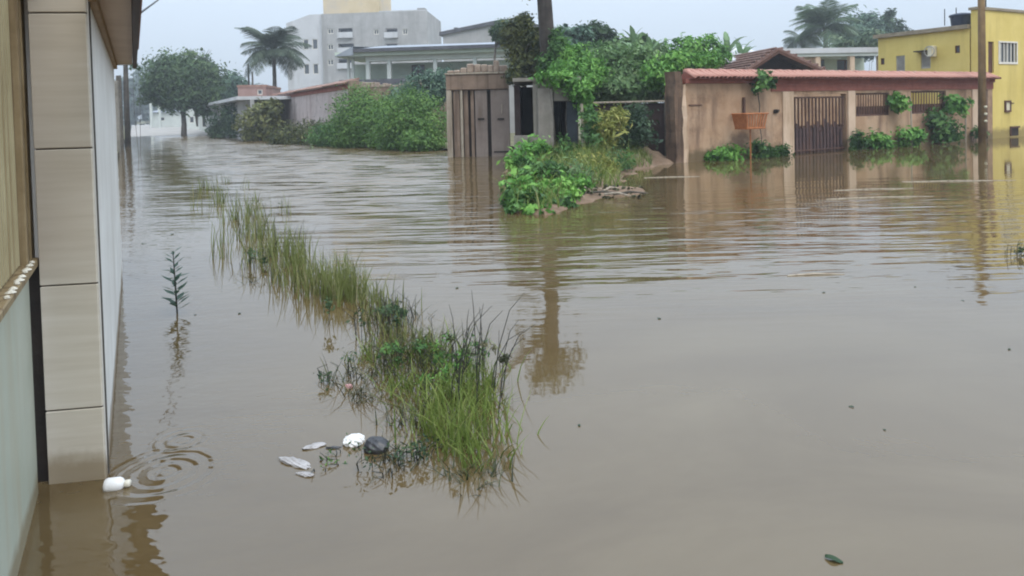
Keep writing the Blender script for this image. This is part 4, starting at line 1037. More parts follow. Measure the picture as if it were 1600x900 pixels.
# coping tiles: small pitched roof, one barrel tile beside the other
def barrel(L0, w0, w1):
    mb = MB(); K = 6; vs = []
    for j, (f, w_) in enumerate(((0,w0),(.5,(w0+w1)/2),(1,w1))):
        for i in range(K+1):
            th = math.pi*i/K; vs.append((w_/2*math.cos(th), L0*f, w_/2*.75*math.sin(th)))
    for j in range(2):
        for i in range(K): mb.f.append((j*(K+1)+i, j*(K+1)+i+1, (j+1)*(K+1)+i+1, (j+1)*(K+1)+i))
    mb.v = vs
    n0 = len(mb.v)
    mb.v += [(x*.86, y, z*.82-.004) for x, y, z in vs]
    for j in range(2):
        for i in range(K): mb.f.append((n0+(j+1)*(K+1)+i, n0+(j+1)*(K+1)+i+1, n0+j*(K+1)+i+1, n0+j*(K+1)+i))
    for i in range(K): mb.f.append((i+1, i, n0+i, n0+i+1))
    return mb.mesh('tile', M['tile_red'], True)
run = .42; rise = zrg - ze - .14
tl = barrel(math.hypot(run, rise), .20, .17)
slope = math.atan2(rise, run)
sA = BW.sz(1074,115)[0]
nT = int((LEN+.1-sA)/.168)
for i in range(nT):
    x_ = sA + .085 + i*.168
    place('tile', tl, bw, (x_, -run+.10+random.uniform(-.012,.012), ze+.105+random.uniform(-.008,.008)), rot=(slope, 0, random.uniform(-.04,.04)))
MB().prism_x([(-run+.12, ze+.102),(.42, ze+.102),(.10, zrg-.04)], sA, LEN+.06).build('coping_bed', M['wall_band'], bw)
rg = MB(); nn = int((LEN-sA)/.4)
for i in range(nn):
    x_ = sA + i*.4
    MB().tube([(x_,.10,zrg-.05),(x_+.2,.10,zrg-.035),(x_+.42,.10,zrg-.045)], [.085,.078,.07], 8).build('ridge_tile', M['tile_red'], bw, smooth=True)
# left end: crumbling corner pillar
cp = thing('corner_pillar', 'crumbling dark weathered pillar at the left end of tan wall', 'pillar', BW.pt(BW.sz(1052,200)[0]), BW.rz)
cw = BW.sz(1071,200)[0] - BW.sz(1052,200)[0]; ch = BW.sz(1060,112)[1]
mb = MB()
def rough_col(x0, x1, y0, y1, z0, z1, K=10, j=.02, flare=.0):
    vs, fs = [], []
    for i in range(K+1):
        f = i/K; z = z0+(z1-z0)*f; e_ = flare*(1-f)
        for (x, y) in ((x0-e_,y0-e_),((x0+x1)/2,y0-e_),(x1+e_,y0-e_),(x1+e_,y1),((x0+x1)/2,y1),(x0-e_,y1)):
            vs.append((x+random.uniform(-j,j), y+random.uniform(-j,j), z))
    for i in range(K):
        for k in range(6): fs.append((i*6+k, i*6+(k+1) % 6, i*6+6+(k+1) % 6, i*6+6+k))
    fs.append(tuple(range(K*6, K*6+6)))
    return MB().add(vs, fs)
rough_col(0, cw*.55, -.1, .3, -.8, ch, flare=.02).build('shaft', M['pillar_weathered'], cp)
rough_col(cw*.6, cw*.95, -.06, .2, -.8, ze-.05, j=.03, flare=.05).build('broken_render', M['wall_pale'], cp)
# double gate
dg = thing('driveway_gate', 'rusty brown double gate with bars above solid panels in tan wall', 'gate', BW.pt(gate_r[0], .08), BW.rz)
gw_ = gate_r[1]-gate_r[0]; gh = gate_r[3]; zs_ = BW.sz(1280,183)[1]
MB().box(.01, gw_-.01, .06, .09, -.8, zs_-.25).build('panel', M['rust_panel'], dg)
for k in range(16):
    x_ = .04 + (gw_-.08)*k/15
    MB().cbox(x_-.018, x_+.018, 0, .05, -.8 if k == 5 else zs_-.32, gh-.08+random.uniform(-.04,.0), .006).build('bar', M['rust' if k % 3 else 'rust_bar'], dg)
for k in range(15):
    x_ = .04 + (gw_-.08)*(k+.5)/15; z1_ = zs_ - .25 + .14*math.sin(k*2.2) + random.uniform(-.05,.10)
    MB().prism([(x_-.055,-.8),(x_+.055,-.8),(x_+.055,z1_-.06),(x_,z1_),(x_-.055,z1_-.06)], .02, .04).build('slat', M['rust_panel'], dg)
for z_ in (gh-.10, .08):
    MB().cbox(.0, gw_, -.012, -.001, z_-.025, z_+.025, .004).build('rail', M['rust'], dg)
bk = MB(); bk.box(-2, gw_+9.5, 2.8, 3.0, -.5, ze+.2)
tag(bk.build('inner_wall', M['wall_tan'], None, BW.pt(gate_r[0], .08), BW.rz), 'pale inner wall seen between the rusty gate bars', 'wall')
# barred openings
for r4 in (wA, wB):
    gr = thing('window_grille', 'brown barred opening in the tan wall ' + ('next to the rusty gate' if r4 is wA else 'nearer the yellow house'), 'grille', BW.pt(r4[0], .07, r4[2]), BW.rz, 'barred openings in tan wall')
    w_, h_ = r4[1]-r4[0], r4[3]-r4[2]
    fr = MB(); fr.box(0,w_,-.03,.05,0,.06).box(0,w_,-.03,.05,h_-.06,h_).box(0,.05,-.028,.048,.06,h_-.06).box(w_-.05,w_,-.028,.048,.06,h_-.06); fr.build('frame', M['rust'], gr)
    MB().box(.05,w_-.05,.03,.045,.06,h_*.42).build('kick_panel', M['rust'], gr)
    nb = 13
    for k in range(nb):
        x_ = .1+(w_-.2)*k/(nb-1); MB().box(x_-.012,x_+.012,-.012,.012,.062,h_-.062).build('bar', M['rust_bar'], gr)
# small things on the wall
a_, z_ = BW.sz(1211,174); mb = MB(); mb.cbox(a_-.09,a_+.09,-.07,-.001,z_-.06,z_+.06,.02); mb.cbox(a_-.04,a_+.07,-.12,-.071,z_-.01,z_+.05,.012)
tag(mb.build('wall_lamp', M['black_metal_and_gap'], None, BW.P, BW.rz), 'small dark fitting on tan wall left of the rusty gate', 'lamp')
a_, z_ = BW.sz(1086,164); mb = MB(); mb.cbox(a_-.24,a_+.24,-.03,-.001,z_-.015,z_+.015,.005)
tag(mb.build('metal_strip', M['rust_bar'], None, BW.P, BW.rz), 'short rusty strip fixed to the left part of tan wall', 'bracket')
# basket on a pole
bp_ = BW.pt(BW.sz(1158,252)[0], -.35); bp_.z = 0
bs = thing('trash_basket', 'rusty slatted rubbish basket on a thin pole before the tan wall', 'basket', bp_, .50)
kd = bp_.y/F
bz0, bz1 = at(1158,202,bp_.y).z, at(1158,178,bp_.y).z
MB().tube([(0,0,-.8),(0,0,bz0)], .022, 8).build('pole', M['basket'], bs)
bwid, bdep = .42, .25
mb = MB()
top_ = [(-bwid*1.06,-bdep*1.05),(bwid*1.06,-bdep*1.05),(bwid*1.06,bdep*1.05),(-bwid*1.06,bdep*1.05)]; bot_ = [(-bwid*.88,-bdep*.85),(bwid*.88,-bdep*.85),(bwid*.88,bdep*.85),(-bwid*.88,bdep*.85)]
def rim(z, c, r_):
    m_ = MB()
    for i in range(4): m_.tube([(*c[i],z),(*c[(i+1) % 4],z)], r_, 6)
    return m_
rim(bz1, top_, .022).build('rim', M['basket'], bs); rim(bz0+.03, bot_, .018).build('rim', M['basket'], bs)
MB().add([(*c,bz0+.02) for c in bot_]+[(*c,bz0) for c in bot_], [(0,1,2,3),(7,6,5,4),(0,4,5,1),(1,5,6,2),(2,6,7,3),(3,7,4,0)]).build('base_plate', M['basket'], bs)
def lerp2(a,b,f): return (a[0]+(b[0]-a[0])*f, a[1]+(b[1]-a[1])*f)
for e_ in range(4):
    if e_ == 3:                                               # closed sheet on the end that faces the street
        MB().add([(*bot_[3],bz0+.03),(*bot_[0],bz0+.03),(*top_[0],bz1),(*top_[3],bz1),(bot_[3][0]+.012,bot_[3][1],bz0+.03),(bot_[0][0]+.012,bot_[0][1],bz0+.03),(top_[0][0]+.012,top_[0][1],bz1),(top_[3][0]+.012,top_[3][1],bz1)], [(0,1,2,3),(7,6,5,4)]).build('end_sheet', M['basket'], bs)
        continue
    nsl = 8 if e_ % 2 == 0 else 4
    for k in range(nsl):
        f = (k+.5)/nsl; p_ = lerp2(bot_[e_],bot_[(e_+1) % 4],f); q_ = lerp2(top_[e_],top_[(e_+1) % 4],f)
        dx_ = .026 if e_ == 0 else 0; dy_ = 0 if e_ in (0, 2) else .026
        MB().add([(p_[0]-dx_-.002,p_[1]-dy_-.002,bz0+.03),(p_[0]+dx_+.002,p_[1]+dy_+.002,bz0+.03),(q_[0]+dx_+.002,q_[1]+dy_+.002,bz1),(q_[0]-dx_-.002,q_[1]-dy_-.002,bz1)]
               + [(p_[0]-dx_+.002,p_[1]+.012,bz0+.03),(p_[0]+dx_+.004,p_[1]+.012,bz0+.03),(q_[0]+dx_+.004,q_[1]+.012,bz1),(q_[0]-dx_+.002,q_[1]+.012,bz1)], [(0,1,2,3),(7,6,5,4),(1,5,6,2),(0,3,7,4)]).build('slat', M['basket' if e_ == 0 else 'basket_slat'], bs)
pp_ = BW.pt(BW.sz(1160,160)[0], -.06); mb = MB(); mb.cbox(-.035,.035,-.03,.03,BW.sz(1160,185)[1],BW.sz(1160,152)[1],.008)
tag(mb.build('wall_batten', M['rust'], None, pp_, BW.rz), 'short dark vertical batten on tan wall above the basket', 'batten')

# wooden pole before the wall's right end
pp_ = W(1535, 222)
t = thing('wooden_pole', 'tall brown wooden pole in front of the yellow house corner', 'pole', pp_)
zt_ = at(1535,-40,pp_.y).z
MB().tube([(0,0,-.8),(0,0,zt_*.5),(-.02,0,zt_)], [.135,.12,.11], 10).build('shaft', M['pole_brown'], t, smooth=True)
for z_ in (.75,1.0,1.25): MB().lathe([(.04,-.04),(.055,0),(.04,.04)], 8, (.02,-.15,z_)).build('insulator', M['ac'], t)

# plants along the wall
def wall_plant(px, py, rx, ry, n, size, m, lb, nm='weed_clump', off=-.35, more=(), **kw):
    s_ = BW.sz(px, py)[0]; d_ = BW.pt(s_, off).y
    return shrub(nm, lb, 'plant', [blob(px,py,rx,ry,d_)] + [blob(a,b,c,e,d_-.1) for a,b,c,e in more], n, size, m, base_z=0, clump=.35, stem_r=.01, **kw)
wall_plant(1135,242,24,11,1000,.14,M['lf_bright'],'green weeds at the tan wall foot left of basket pole', more=[(1115,245,12,7)])
wall_plant(1190,238,20,13,900,.13,M['lf_mid'],'weeds at the tan wall foot right of basket pole', more=[(1185,228,9,8)])
wall_plant(1224,238,11,9,420,.12,M['lf_mid'],'small weed left of the rusty gate foot')
wall_plant(1340,220,11,14,500,.15,M['lf_mid'],'weed at the right foot of the rusty gate')
wall_plant(1368,220,14,13,640,.15,M['lf_bright'],'green weeds under the first barred opening', more=[(1385,222,10,9)])
wall_plant(1412,215,22,12,900,.15,M['lf_bright'],'row of low weeds between the two barred openings', more=[(1432,212,10,12)])
wall_plant(1468,196,20,22,1300,.17,M['lf_mid'],'thick green bush under the second barred opening', nm='shrub', more=[(1480,210,20,10),(1455,188,12,14)])
wall_plant(1528,208,8,10,300,.14,M['lf_mid'],'little weed at the foot of the wooden pole')
def papaya(px, py, r, py0, lb):
    s_ = BW.sz(px, 200)[0]; b_ = BW.pt(s_, -.4); d_ = b_.y
    root = thing('papaya_plant', lb, 'plant', (b_.x, b_.y, 0))
    h_ = at(px, py, d_).z
    MB().tube([(0,0,-.5),(.02,0,h_*.5),(0,0,h_+.1)], [.035,.028,.02], 6).build('stem', M['palewood'], root)
    k = d_/F
    c = at(px,py,d_) - Vector((b_.x,b_.y,0))
    bl_ = [((c.x,c.y,c.z), (r*k,r*k*.8,r*k*.75)), ((c.x,c.y-.05,c.z-.3*r*k), (r*k*.9,r*k*.7,r*k*.4))]
    place('foliage', leaf_cloud(bl_, 520, .21, M['lf_bright'], clump=.3, fill=.7, aspect=.5, droop=.6), root)
papaya(1405,158,17,220,'slender leafy plant before the first barred opening')
papaya(1490,163,20,215,'slender bushy topped plant right of the second barred opening')
vr = BW.pt(BW.sz(1189,130)[0], -.45); d_ = vr.y
root = thing('hanging_plant', 'leafy climber draped over the red tiles with a dangling stem', 'plant', (vr.x, vr.y, 0))
bl_ = [blob(1188,128,12,16,d_), blob(1180,140,9,7,d_), blob(1202,128,9,10,d_), blob(1186,118,9,7,d_+.2)]
place('foliage', leaf_cloud(bl_, 520, .13, M['lf_mid'], origin=(vr.x,vr.y,0), clump=.35, aspect=.55, droop=.5), root)
mb = MB(); pts = [at(x_,y_,d_) - Vector((vr.x,vr.y,0)) for x_,y_ in ((1184,145),(1187,165),(1186,190),(1190,215),(1190,240))]
mb.tube(pts, [.016,.014,.013,.012,.012], 5); mb.build('stem', M['twig_dark'], root)

# ---- yellow house
YB = Plane(W(1553, 216.3), V)
yb = thing('yellow_house', 'two storey yellow house with tall facade at the right edge', 'house', YB.P, YB.rz)
z1 = YB.sz(1570,18)[1]; s0_ = YB.sz(1528,60)[0]; s1_ = s0_ + 9
hA = YB.rect(1544,65,1553,114); hB = YB.rect(1561,67,1588,97)
MB().wall(s0_, s1_, -.8, z1, .25, [hA, hB]).build('wall', M['yellow'], yb)
MB().box(s1_-.25, s1_, .252, 6.9, -.8, z1-.9).build('side_wall', M['yellow'], yb)
MB().box(s0_-.06, s1_+.06, -.06, .31, z1+.002, z1+.10).build('coping', M['coping_grey'], yb)
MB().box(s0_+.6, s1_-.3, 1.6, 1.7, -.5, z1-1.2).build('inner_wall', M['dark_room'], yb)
f_ = MB().box(hA[0],hA[1],.06,.12,hA[2],hA[3]).build('door', M['win_brown'], yb)
fr = MB(); a,b,c,d = hB; t_=.06
fr.box(a-.06,b+.06,-.03,.08,c-.08,c).box(a-.06,b+.06,-.03,.08,d,d+.06).box(a-.06,a,-.028,.078,c,d).box(b,b+.06,-.028,.078,c,d).box((a+b)/2-.03,(a+b)/2+.03,.02,.07,c,d)
f_ = fr.build('window', M['win_frame'], yb)
MB().box(a,b,.09,.10,c,d).build('pane', M['glass'], f_)
for k in range(5): x_ = a+(b-a)*(k+.5)/5; MB().box(x_-.025,x_+.025,.0,.03,c,d).build('bar', M['win_frame'], f_)
r4 = YB.rect(1569,157,1578,175); 
mbx = thing('meter_box', 'brown framed electric meter box on the yellow wall', 'meter box', YB.pt(r4[0],0,r4[2]), YB.rz)
w_,h_ = r4[1]-r4[0], r4[3]-r4[2]
MB().box(0,w_,-.06,-.001,0,.07).box(0,w_,-.06,-.001,h_-.07,h_).box(0,.06,-.058,-.001,.07,h_-.07).box(w_-.06,w_,-.058,-.001,.07,h_-.07).build('frame', M['win_brown'], mbx)
MB().box(.06,w_-.06,-.03,-.002,.07,h_-.07).build('cover', M['ac'], mbx)
MB().lathe([(.05,-.02),(.06,0),(.05,.02)], 10, (w_+.12,-.03,h_*.75)).build('knob', M['win_brown'], mbx)
r4 = YB.rect(1578,198,1591,212)
vb = thing('wall_opening', 'dark square vent opening low on the yellow wall', 'vent', YB.pt(r4[0],0,r4[2]), YB.rz)
w_,h_ = r4[1]-r4[0], r4[3]-r4[2]
MB().box(0,w_,-.012,-.001,0,h_).build('backing', M['slot'], vb)
MB().box(-.03,w_+.03,-.06,-.013,h_-.05,h_+.02).box(-.03,.02,-.05,-.013,0,h_-.05).build('surround', M['win_brown'], vb)
# house body behind the facade: its long side wall runs back from the street
YW = Plane(YB.pt(s0_, .30), -U)
yw = yb
loc_ = Vector((s0_, .30, 0)); rz_ = YW.rz - YB.rz
pL, pR = YW.sz(1372,66), YW.sz(1524,37)
print('yellow', pL, pR)
zf = (pL[1]+pR[1])/2
wins = [YW.rect(1400,87,1414,112), YW.rect(1439,81,1454,107), YW.rect(1492,71,1500,83), YW.rect(1376,91,1382,101)]
MB().wall(pL[0], -.002, -.5, zf, .22, wins).build('side_wall', M['yellow'], yb, loc_, rz_)
MB().box(pL[0], pL[0]+.2, .222, 7, -.5, zf-.01).build('rear_wall', M['yellow'], yb, loc_, rz_)
MB().box(pL[0]-.15, -.004, -.14, 7.1, zf+.003, zf+.16).build('roof', M['coping_grey'], yb, loc_, rz_)
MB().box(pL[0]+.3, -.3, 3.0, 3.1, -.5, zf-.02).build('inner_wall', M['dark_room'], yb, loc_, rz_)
for i,(a,b,c,d) in enumerate(wins):
    big = i < 2; m_ = 'shutter' if big else 'win_brown'; t_ = .05
    f_ = MB().box(a,b,.03,.09,c,c+t_).box(a,b,.03,.09,d-t_,d).box(a,a+t_,.032,.088,c+t_-.001,d-t_+.001).box(b-t_,b,.032,.088,c+t_-.001,d-t_+.001).build('window', M[m_], yb, loc_, rz_)
    if big:
        for k in range(9):
            z_ = c+t_+(d-c-2*t_)*(k+.5)/9; MB().box(a+t_,b-t_,.05,.075,z_-.06,z_+.045).build('louvre', M['shutter'], f_)
    else: MB().box(a+t_,b-t_,.06,.07,c+t_,d-t_).build('pane', M['glass'], f_)
r4 = YW.rect(1457,72,1464,89)
acu = thing('air_conditioner', 'cream air conditioner box beside the louvred window on yellow side wall', 'air conditioner', YW.pt(r4[0],0,r4[2]), YW.rz)
w_,h_ = r4[1]-r4[0], r4[3]-r4[2]
MB().cbox(0,w_,-.35,-.002,0,h_,.02).build('casing', M['ac'], acu)
MB().tube([(w_/2+.2*math.cos(i*math.pi/8), -.356, h_/2+.2*math.sin(i*math.pi/8)) for i in range(17)], .02, 5).build('fan_guard', M['shutter'], acu)
MB().box(-.6,-.002,-.3,-.003,h_*.55,h_*.66).build('bracket', M['black_metal_and_gap'], acu)
# water tank on the roof
tkp = YW.pt(YW.sz(1485,40)[0], .75); 
kd = tkp.y/F; zb_ = at(1494,45,tkp.y).z; zt_ = at(1494,21,tkp.y).z; rr = 16.5*kd
tk = thing('water_tank', 'dark blue plastic water tank on the yellow house roof', 'water tank', (tkp.x,tkp.y,zb_))
H_ = zt_-zb_
MB().lathe([(rr*.80,0),(rr*.86,H_*.3),(rr*.93,H_*.75),(rr*.95,H_*.78)], 24).build('body', M['tank'], tk, smooth=True)
MB().lathe([(rr*1.0,H_*.78),(rr*1.03,H_*.80),(rr*1.03,H_*.88),(rr*.95,H_*.93),(rr*.5,H_*1.0),(rr*.15,H_*1.03)], 24).build('lid', M['tank'], tk, smooth=True)
for i, (px, y0, y1) in enumerate(((1476,14,40),(1494,12,24))):
    b_ = at(px,y1,tkp.y); tag(MB().tube([(0,0,0),(0,0,at(px,y0,tkp.y).z-b_.z)], .018, 5).build('roof_rod', M['wire'], None, b_), ['thin metal rod standing left of the blue water tank','thin metal rod rising above the middle of water tank'][i], 'rod')
ap = YB.pt(YB.sz(1547,15)[0], .15); an = thing('tv_antenna', 'small television aerial on the yellow house roof', 'aerial', (ap.x,ap.y,z1+.095), .4)
MB().tube([(0,0,0),(0,0,.55)], .02, 6).build('mast', M['wire'], an)
for k in range(6): MB().tube([(-.55+.2*k,-.18,.5),(-.55+.2*k,.18,.5)], .010, 5).build('element', M['wire'], an)
MB().tube([(-.6,0,.5),(.6,0,.5)], .014, 5).build('boom', M['wire'], an)

# ---- houses behind the tan wall
BH = Plane(at(1300,95,42), (1,.12))
s0_, s1_ = BH.sz(1222,95)[0], BH.sz(1376,95)[0]
bh = thing('flat_roofed_house', 'house with flat slab roof and open verandah behind tan wall', 'house', BH.P, BH.rz)
za, zb2 = BH.sz(1300,84)[1], BH.sz(1300,76)[1]
MB().box(s0_-.3, s1_, -.6, 6, za, zb2).build('roof', M['conc_lt'], bh)
MB().box(s0_-.3, s1_, -.5, -.3, za-.18, za-.002).build('beam', M['housewhite'], bh)
for px in (1236,1272,1325,1370):
    a_ = BH.sz(px,100)[0]; MB().cbox(a_-.16,a_+.16,-.45,-.15,-.3,za-.185,.02).build('column', M['wall_pale'], bh)
MB().wall(s0_, s1_, -.3, za-.19, .2, [BH.rect(1285,90,1312,108), BH.rect(1332,90,1360,108)]).build('wall', M['housegreen'], bh, (0,1.6,0))
MB().box(s0_, BH.sz(1271,100)[0], -.2, .0, -.3, za-.19).build('porch_wall', M['wall_pale'], bh)
for r4 in (BH.rect(1285,90,1312,108), BH.rect(1332,90,1360,108)):
    f_ = MB().box(r4[0],r4[1],1.66,1.7,r4[2],r4[2]+.07).box(r4[0],r4[1],1.66,1.7,r4[3]-.07,r4[3]).box((r4[0]+r4[1])/2-.04,(r4[0]+r4[1])/2+.04,1.66,1.7,r4[2]+.07,r4[3]-.07).build('window', M['win_brown'], bh)
    MB().box(r4[0],r4[1],1.71,1.72,r4[2],r4[3]).build('pane', M['glass'], f_)
GH = Plane(at(1215,95,30), (1,.10))
pk, pa, pb2 = GH.sz(1213,77), GH.sz(1160,112), GH.sz(1290,112)
gh_ = thing('gabled_house', 'small house with brown pitched roof and dark rafters behind red tiles', 'house', GH.P, GH.rz)
MB().prism([(pa[0]+.4,-.3),(pb2[0]-.4,-.3),(pb2[0]-.4,pb2[1]-.1),(pk[0],pk[1]-.2),(pa[0]+.4,pa[1]-.1)], .5, 5).build('wall', M['dark_room'], gh_)
for e_ in (pa, pb2):
    q0, q1 = (e_[0], e_[1]-.05), (pk[0], pk[1]-.05)
    MB().prism([q0, q1, (q1[0], q1[1]+.10), (q0[0], q0[1]+.10)], -.2, 5).build('roof', M['roof_brown'], gh_)
    MB().prism([(q0[0],q0[1]-.14),(q1[0],q1[1]-.14),(q1[0],q1[1]-.002),(q0[0],q0[1]-.002)], -.24, -.12).build('rafter', M['win_brown'], gh_)
nb = 7
for k in range(nb):
    f = (k+.5)/nb; zb_ = pk[1] + (pa[1]-pk[1])*f
    x0 = pk[0]+(pa[0]-pk[0])*f; x1 = pk[0]+(pb2[0]-pk[0])*f
    MB().tube([(x0,-.2,zb_+.09),(x0,5,zb_+.09)], .06, 6).build('roof_tile', M['roof_brown'], gh_)
    MB().tube([(x1,-.2,pk[1]+(pb2[1]-pk[1])*f+.09),(x1,5,pk[1]+(pb2[1]-pk[1])*f+.09)], .06, 6).build('roof_tile', M['roof_brown'], gh_)
SR = Plane(at(1170,95,33), (1,.05))
r4 = SR.rect(1140,80,1205,110)
simple_house('grey_shed', 'shed with pale grey sheet roof left of the brown pitched roof', SR, r4[0], r4[1], -.3, SR.sz(1170,98)[1], 4, M['conc_lt'], 'shed', M['conc_lt'], [], roof_rise=1.0)
palm('tall grey green palm rising behind the flat roofed house', at(1290,120,66), at(1288,44,66), 3.7, .2, M['palm_leaf_r'], 28, 9)
palm('shorter drooping palm left of the tall grey green palm', at(1252,110,70), at(1252,62,70), 2.6, .15, M['palm_leaf'], 16, 12)
tree('dense_tree', 'dark dense tree right of the tall palm behind the houses', [blob(1335,52,28,28,74), blob(1355,45,24,20,75), blob(1320,70,26,20,74), blob(1350,70,30,20,74)], 6500, .42, M['lf_blue'], at(1338,120,74), .2, at(1338,90,74), clump=.25)
tree('dense_tree', 'ragged dark tree whose spiky top shows over the yellow house', [blob(1388,48,18,18,78), blob(1388,28,6,14,78), blob(1405,50,14,12,78), blob(1372,55,14,16,78)], 3400, .42, M['lf_dark'], at(1390,120,78), .16, at(1390,75,78), clump=.25)
shrub('tall_shrub', 'pale leafy shrub between flat roof and the dark trees', 'bush', [blob(1362,62,16,12,55), blob(1318,66,14,10,55), blob(1345,70,14,8,55)], 900, .34, M['palm_leaf_r'], base_z=.1, clump=.3)

# ================================================================== IN THE WATER
def clump_row(rows, m, lean, width, name, lb, dens=1.0, jit=.035):
    """rows: (px, py, rx_m, ry_m, count, h0, h1, tone)"""
    out = []
    for px, py, rx, ry, n, h0, h1, tn in rows:
        n = int(n*dens)
        c = W(px, py); k = max(1, n//9)
        cx_ = rng.normal(c.x, rx*.5, k); cy_ = rng.normal(c.y, ry*.5, k)
        idx = rng.integers(0, k, n)
        hh = rng.uniform(h0, h1, n)
        for i in range(n):
            j = idx[i]
            out.append((cx_[j]+rng.normal(0,jit), cy_[j]+rng.normal(0,jit), -.06, hh[i]+.06, rng.uniform(0,6.28), np.clip(rng.normal(tn,.2),0,1)))
    return tag(place(name, blades(out, m, seg=4, lean=lean, width=width, name=name)), lb, kind='stuff')
far = [(318,288,.5,.9,60,.15,.3,.35),(335,298,.5,.9,110,.2,.4,.4),(360,318,.5,.9,150,.2,.42,.4),(385,342,.45,.7,220,.2,.42,.4),(408,366,.4,.6,260,.2,.42,.42),(430,392,.36,.5,300,.18,.4,.45),
       (452,412,.3,.4,300,.18,.36,.5),(478,440,.26,.35,320,.16,.36,.5),(505,455,.24,.3,360,.18,.36,.55),(530,468,.22,.26,360,.18,.36,.6),(556,462,.2,.26,180,.14,.28,.5),(580,478,.18,.22,150,.1,.24,.5),(602,500,.18,.24,150,.08,.22,.5),(622,525,.18,.24,140,.08,.2,.55),(640,548,.18,.22,130,.08,.2,.6)]
clump_row(far, M['reed'], .22, .0055, 'verge_grass', 'long row of reedy grass standing in the flood along the verge', .48, .06)
near = [(745,650,.17,.22,300,.12,.30,.62),(705,622,.16,.2,230,.10,.28,.55),(765,690,.14,.2,260,.12,.30,.6),(775,600,.13,.22,170,.12,.32,.55),(735,570,.16,.25,120,.10,.30,.5),(725,690,.12,.14,170,.08,.22,.6),(665,610,.16,.18,150,.06,.2,.45),(615,560,.14,.18,110,.06,.2,.62),(780,720,.09,.1,110,.08,.2,.5),(690,560,.16,.2,90,.08,.24,.4)]
near = [(a-30, py, rx*.95, ry*1.1, n_, h0*.7, h1*.82, tn) for a, py, rx, ry, n_, h0, h1, tn in near]
clump_row(near, M['grass_near'], .45, .0042, 'verge_grass', 'bright green grass clump in the water near the photo centre', .75, .06)
thin = [(620,540,.22,.3,120,.08,.22,.3),(580,590,.2,.25,130,.06,.18,.3),(640,660,.16,.2,80,.05,.16,.25),(560,620,.14,.1,60,.04,.10,.3),(700,560,.2,.3,70,.1,.3,.3),(610,720,.1,.06,50,.04,.1,.2),(745,745,.12,.05,60,.05,.12,.3),(610,500,.2,.25,90,.08,.2,.3),(440,430,.3,.3,60,.08,.2,.2),(400,395,.25,.4,40,.1,.25,.2)]
clump_row(thin, M['grass_dry'], .75, .0045, 'dead_stalks', 'sparse dark dead stalks among the flooded grass')
# tall thin stems with seed heads at right of the near clump
st = MB()
tl_ = thing('tall_stalks', 'tall thin arching weed stalks leaning over the near grass clump', 'plant', W(740,640))
o_ = W(740,640)
for i in range(17):
    b_ = W(rng.uniform(700,780), rng.uniform(600,660)) - o_; h_ = rng.uniform(.30,.60); ax, ay = rng.uniform(-.04,.22), rng.uniform(-.1,.1)
    st.tube([b_+Vector((0,0,-.1)), b_+Vector((ax*.3,ay*.3,h_*.5)), b_+Vector((ax*.7,ay*.7,h_*.85)), b_+Vector((ax*1.2,ay,h_))], [.003,.0026,.002,.001], 5)
tag(st.build('stem', M['twig_dark'], tl_), kind='stuff')
sh = [((W(740,640)+Vector((rng.uniform(-.1,.22), rng.uniform(-.1,.1), rng.uniform(.25,.6)))), (.03,.03,.06)) for i in range(14)]
tag(place('seed_head', leaf_cloud(sh, 160, .03, M['grass_dry'], origin=o_, aspect=.25), tl_), kind='stuff')
# broadleaf weeds with dark dots
def weedy(px, py, n, r, h, lb, m='lf_dark', size=.03, up=.4):
    c = W(px, py); root = thing('water_weed', lb, 'plant', c)
    mb = MB(); bl_ = []
    for i in range(n):
        x_, y_ = rng.normal(0,r,2); hh = rng.uniform(.3,1)*h
        mb.tube([(x_,y_,-.1),(x_+rng.normal(0,.02),y_,hh*.6),(x_+rng.normal(0,.04),y_+rng.normal(0,.03),hh)], [.003,.0025,.0015], 4)
        bl_.append(((x_,y_,hh*.8), (.03,.03,.035)))
    tag(mb.build('stem', M['twig_dark'], root), kind='stuff')
    place('foliage', leaf_cloud(bl_, n*9, size, M[m], up=up, clump=.7), root)
weedy(620,520,22,.16,.26,'scrubby dark leaved weed between far and near grass')
weedy(640,580,26,.12,.2,'half drowned weed left of the bright grass clump', 'lf_mid', .028)
weedy(535,590,10,.05,.10,'small black weed sprig at the left tip of the grass', 'lf_dark', .024)
weedy(395,418,9,.14,.2,'tiny dark sprigs left of the reed row', 'lf_dark', .035)
weedy(610,735,12,.07,.07,'drowned dark twigs below the black bag', 'lf_dark', .02)
weedy(648,720,12,.05,.10,'tuft of dead stems right of the black bag', 'lf_dark', .02)
weedy(720,585,26,.14,.24,'dark leaved scrub behind the bright grass clump', 'lf_mid', .026)
weedy(590,505,20,.16,.2,'wispy dark sprigs at the near end of the reed row', 'lf_dark', .028)
weedy(690,600,22,.10,.22,'leafy green weed inside the bright grass clump', 'lf_bright', .03)
weedy(1594,400,14,.10,.16,'grey tuft of drowned weed at the right edge', 'lf_dark', .045)
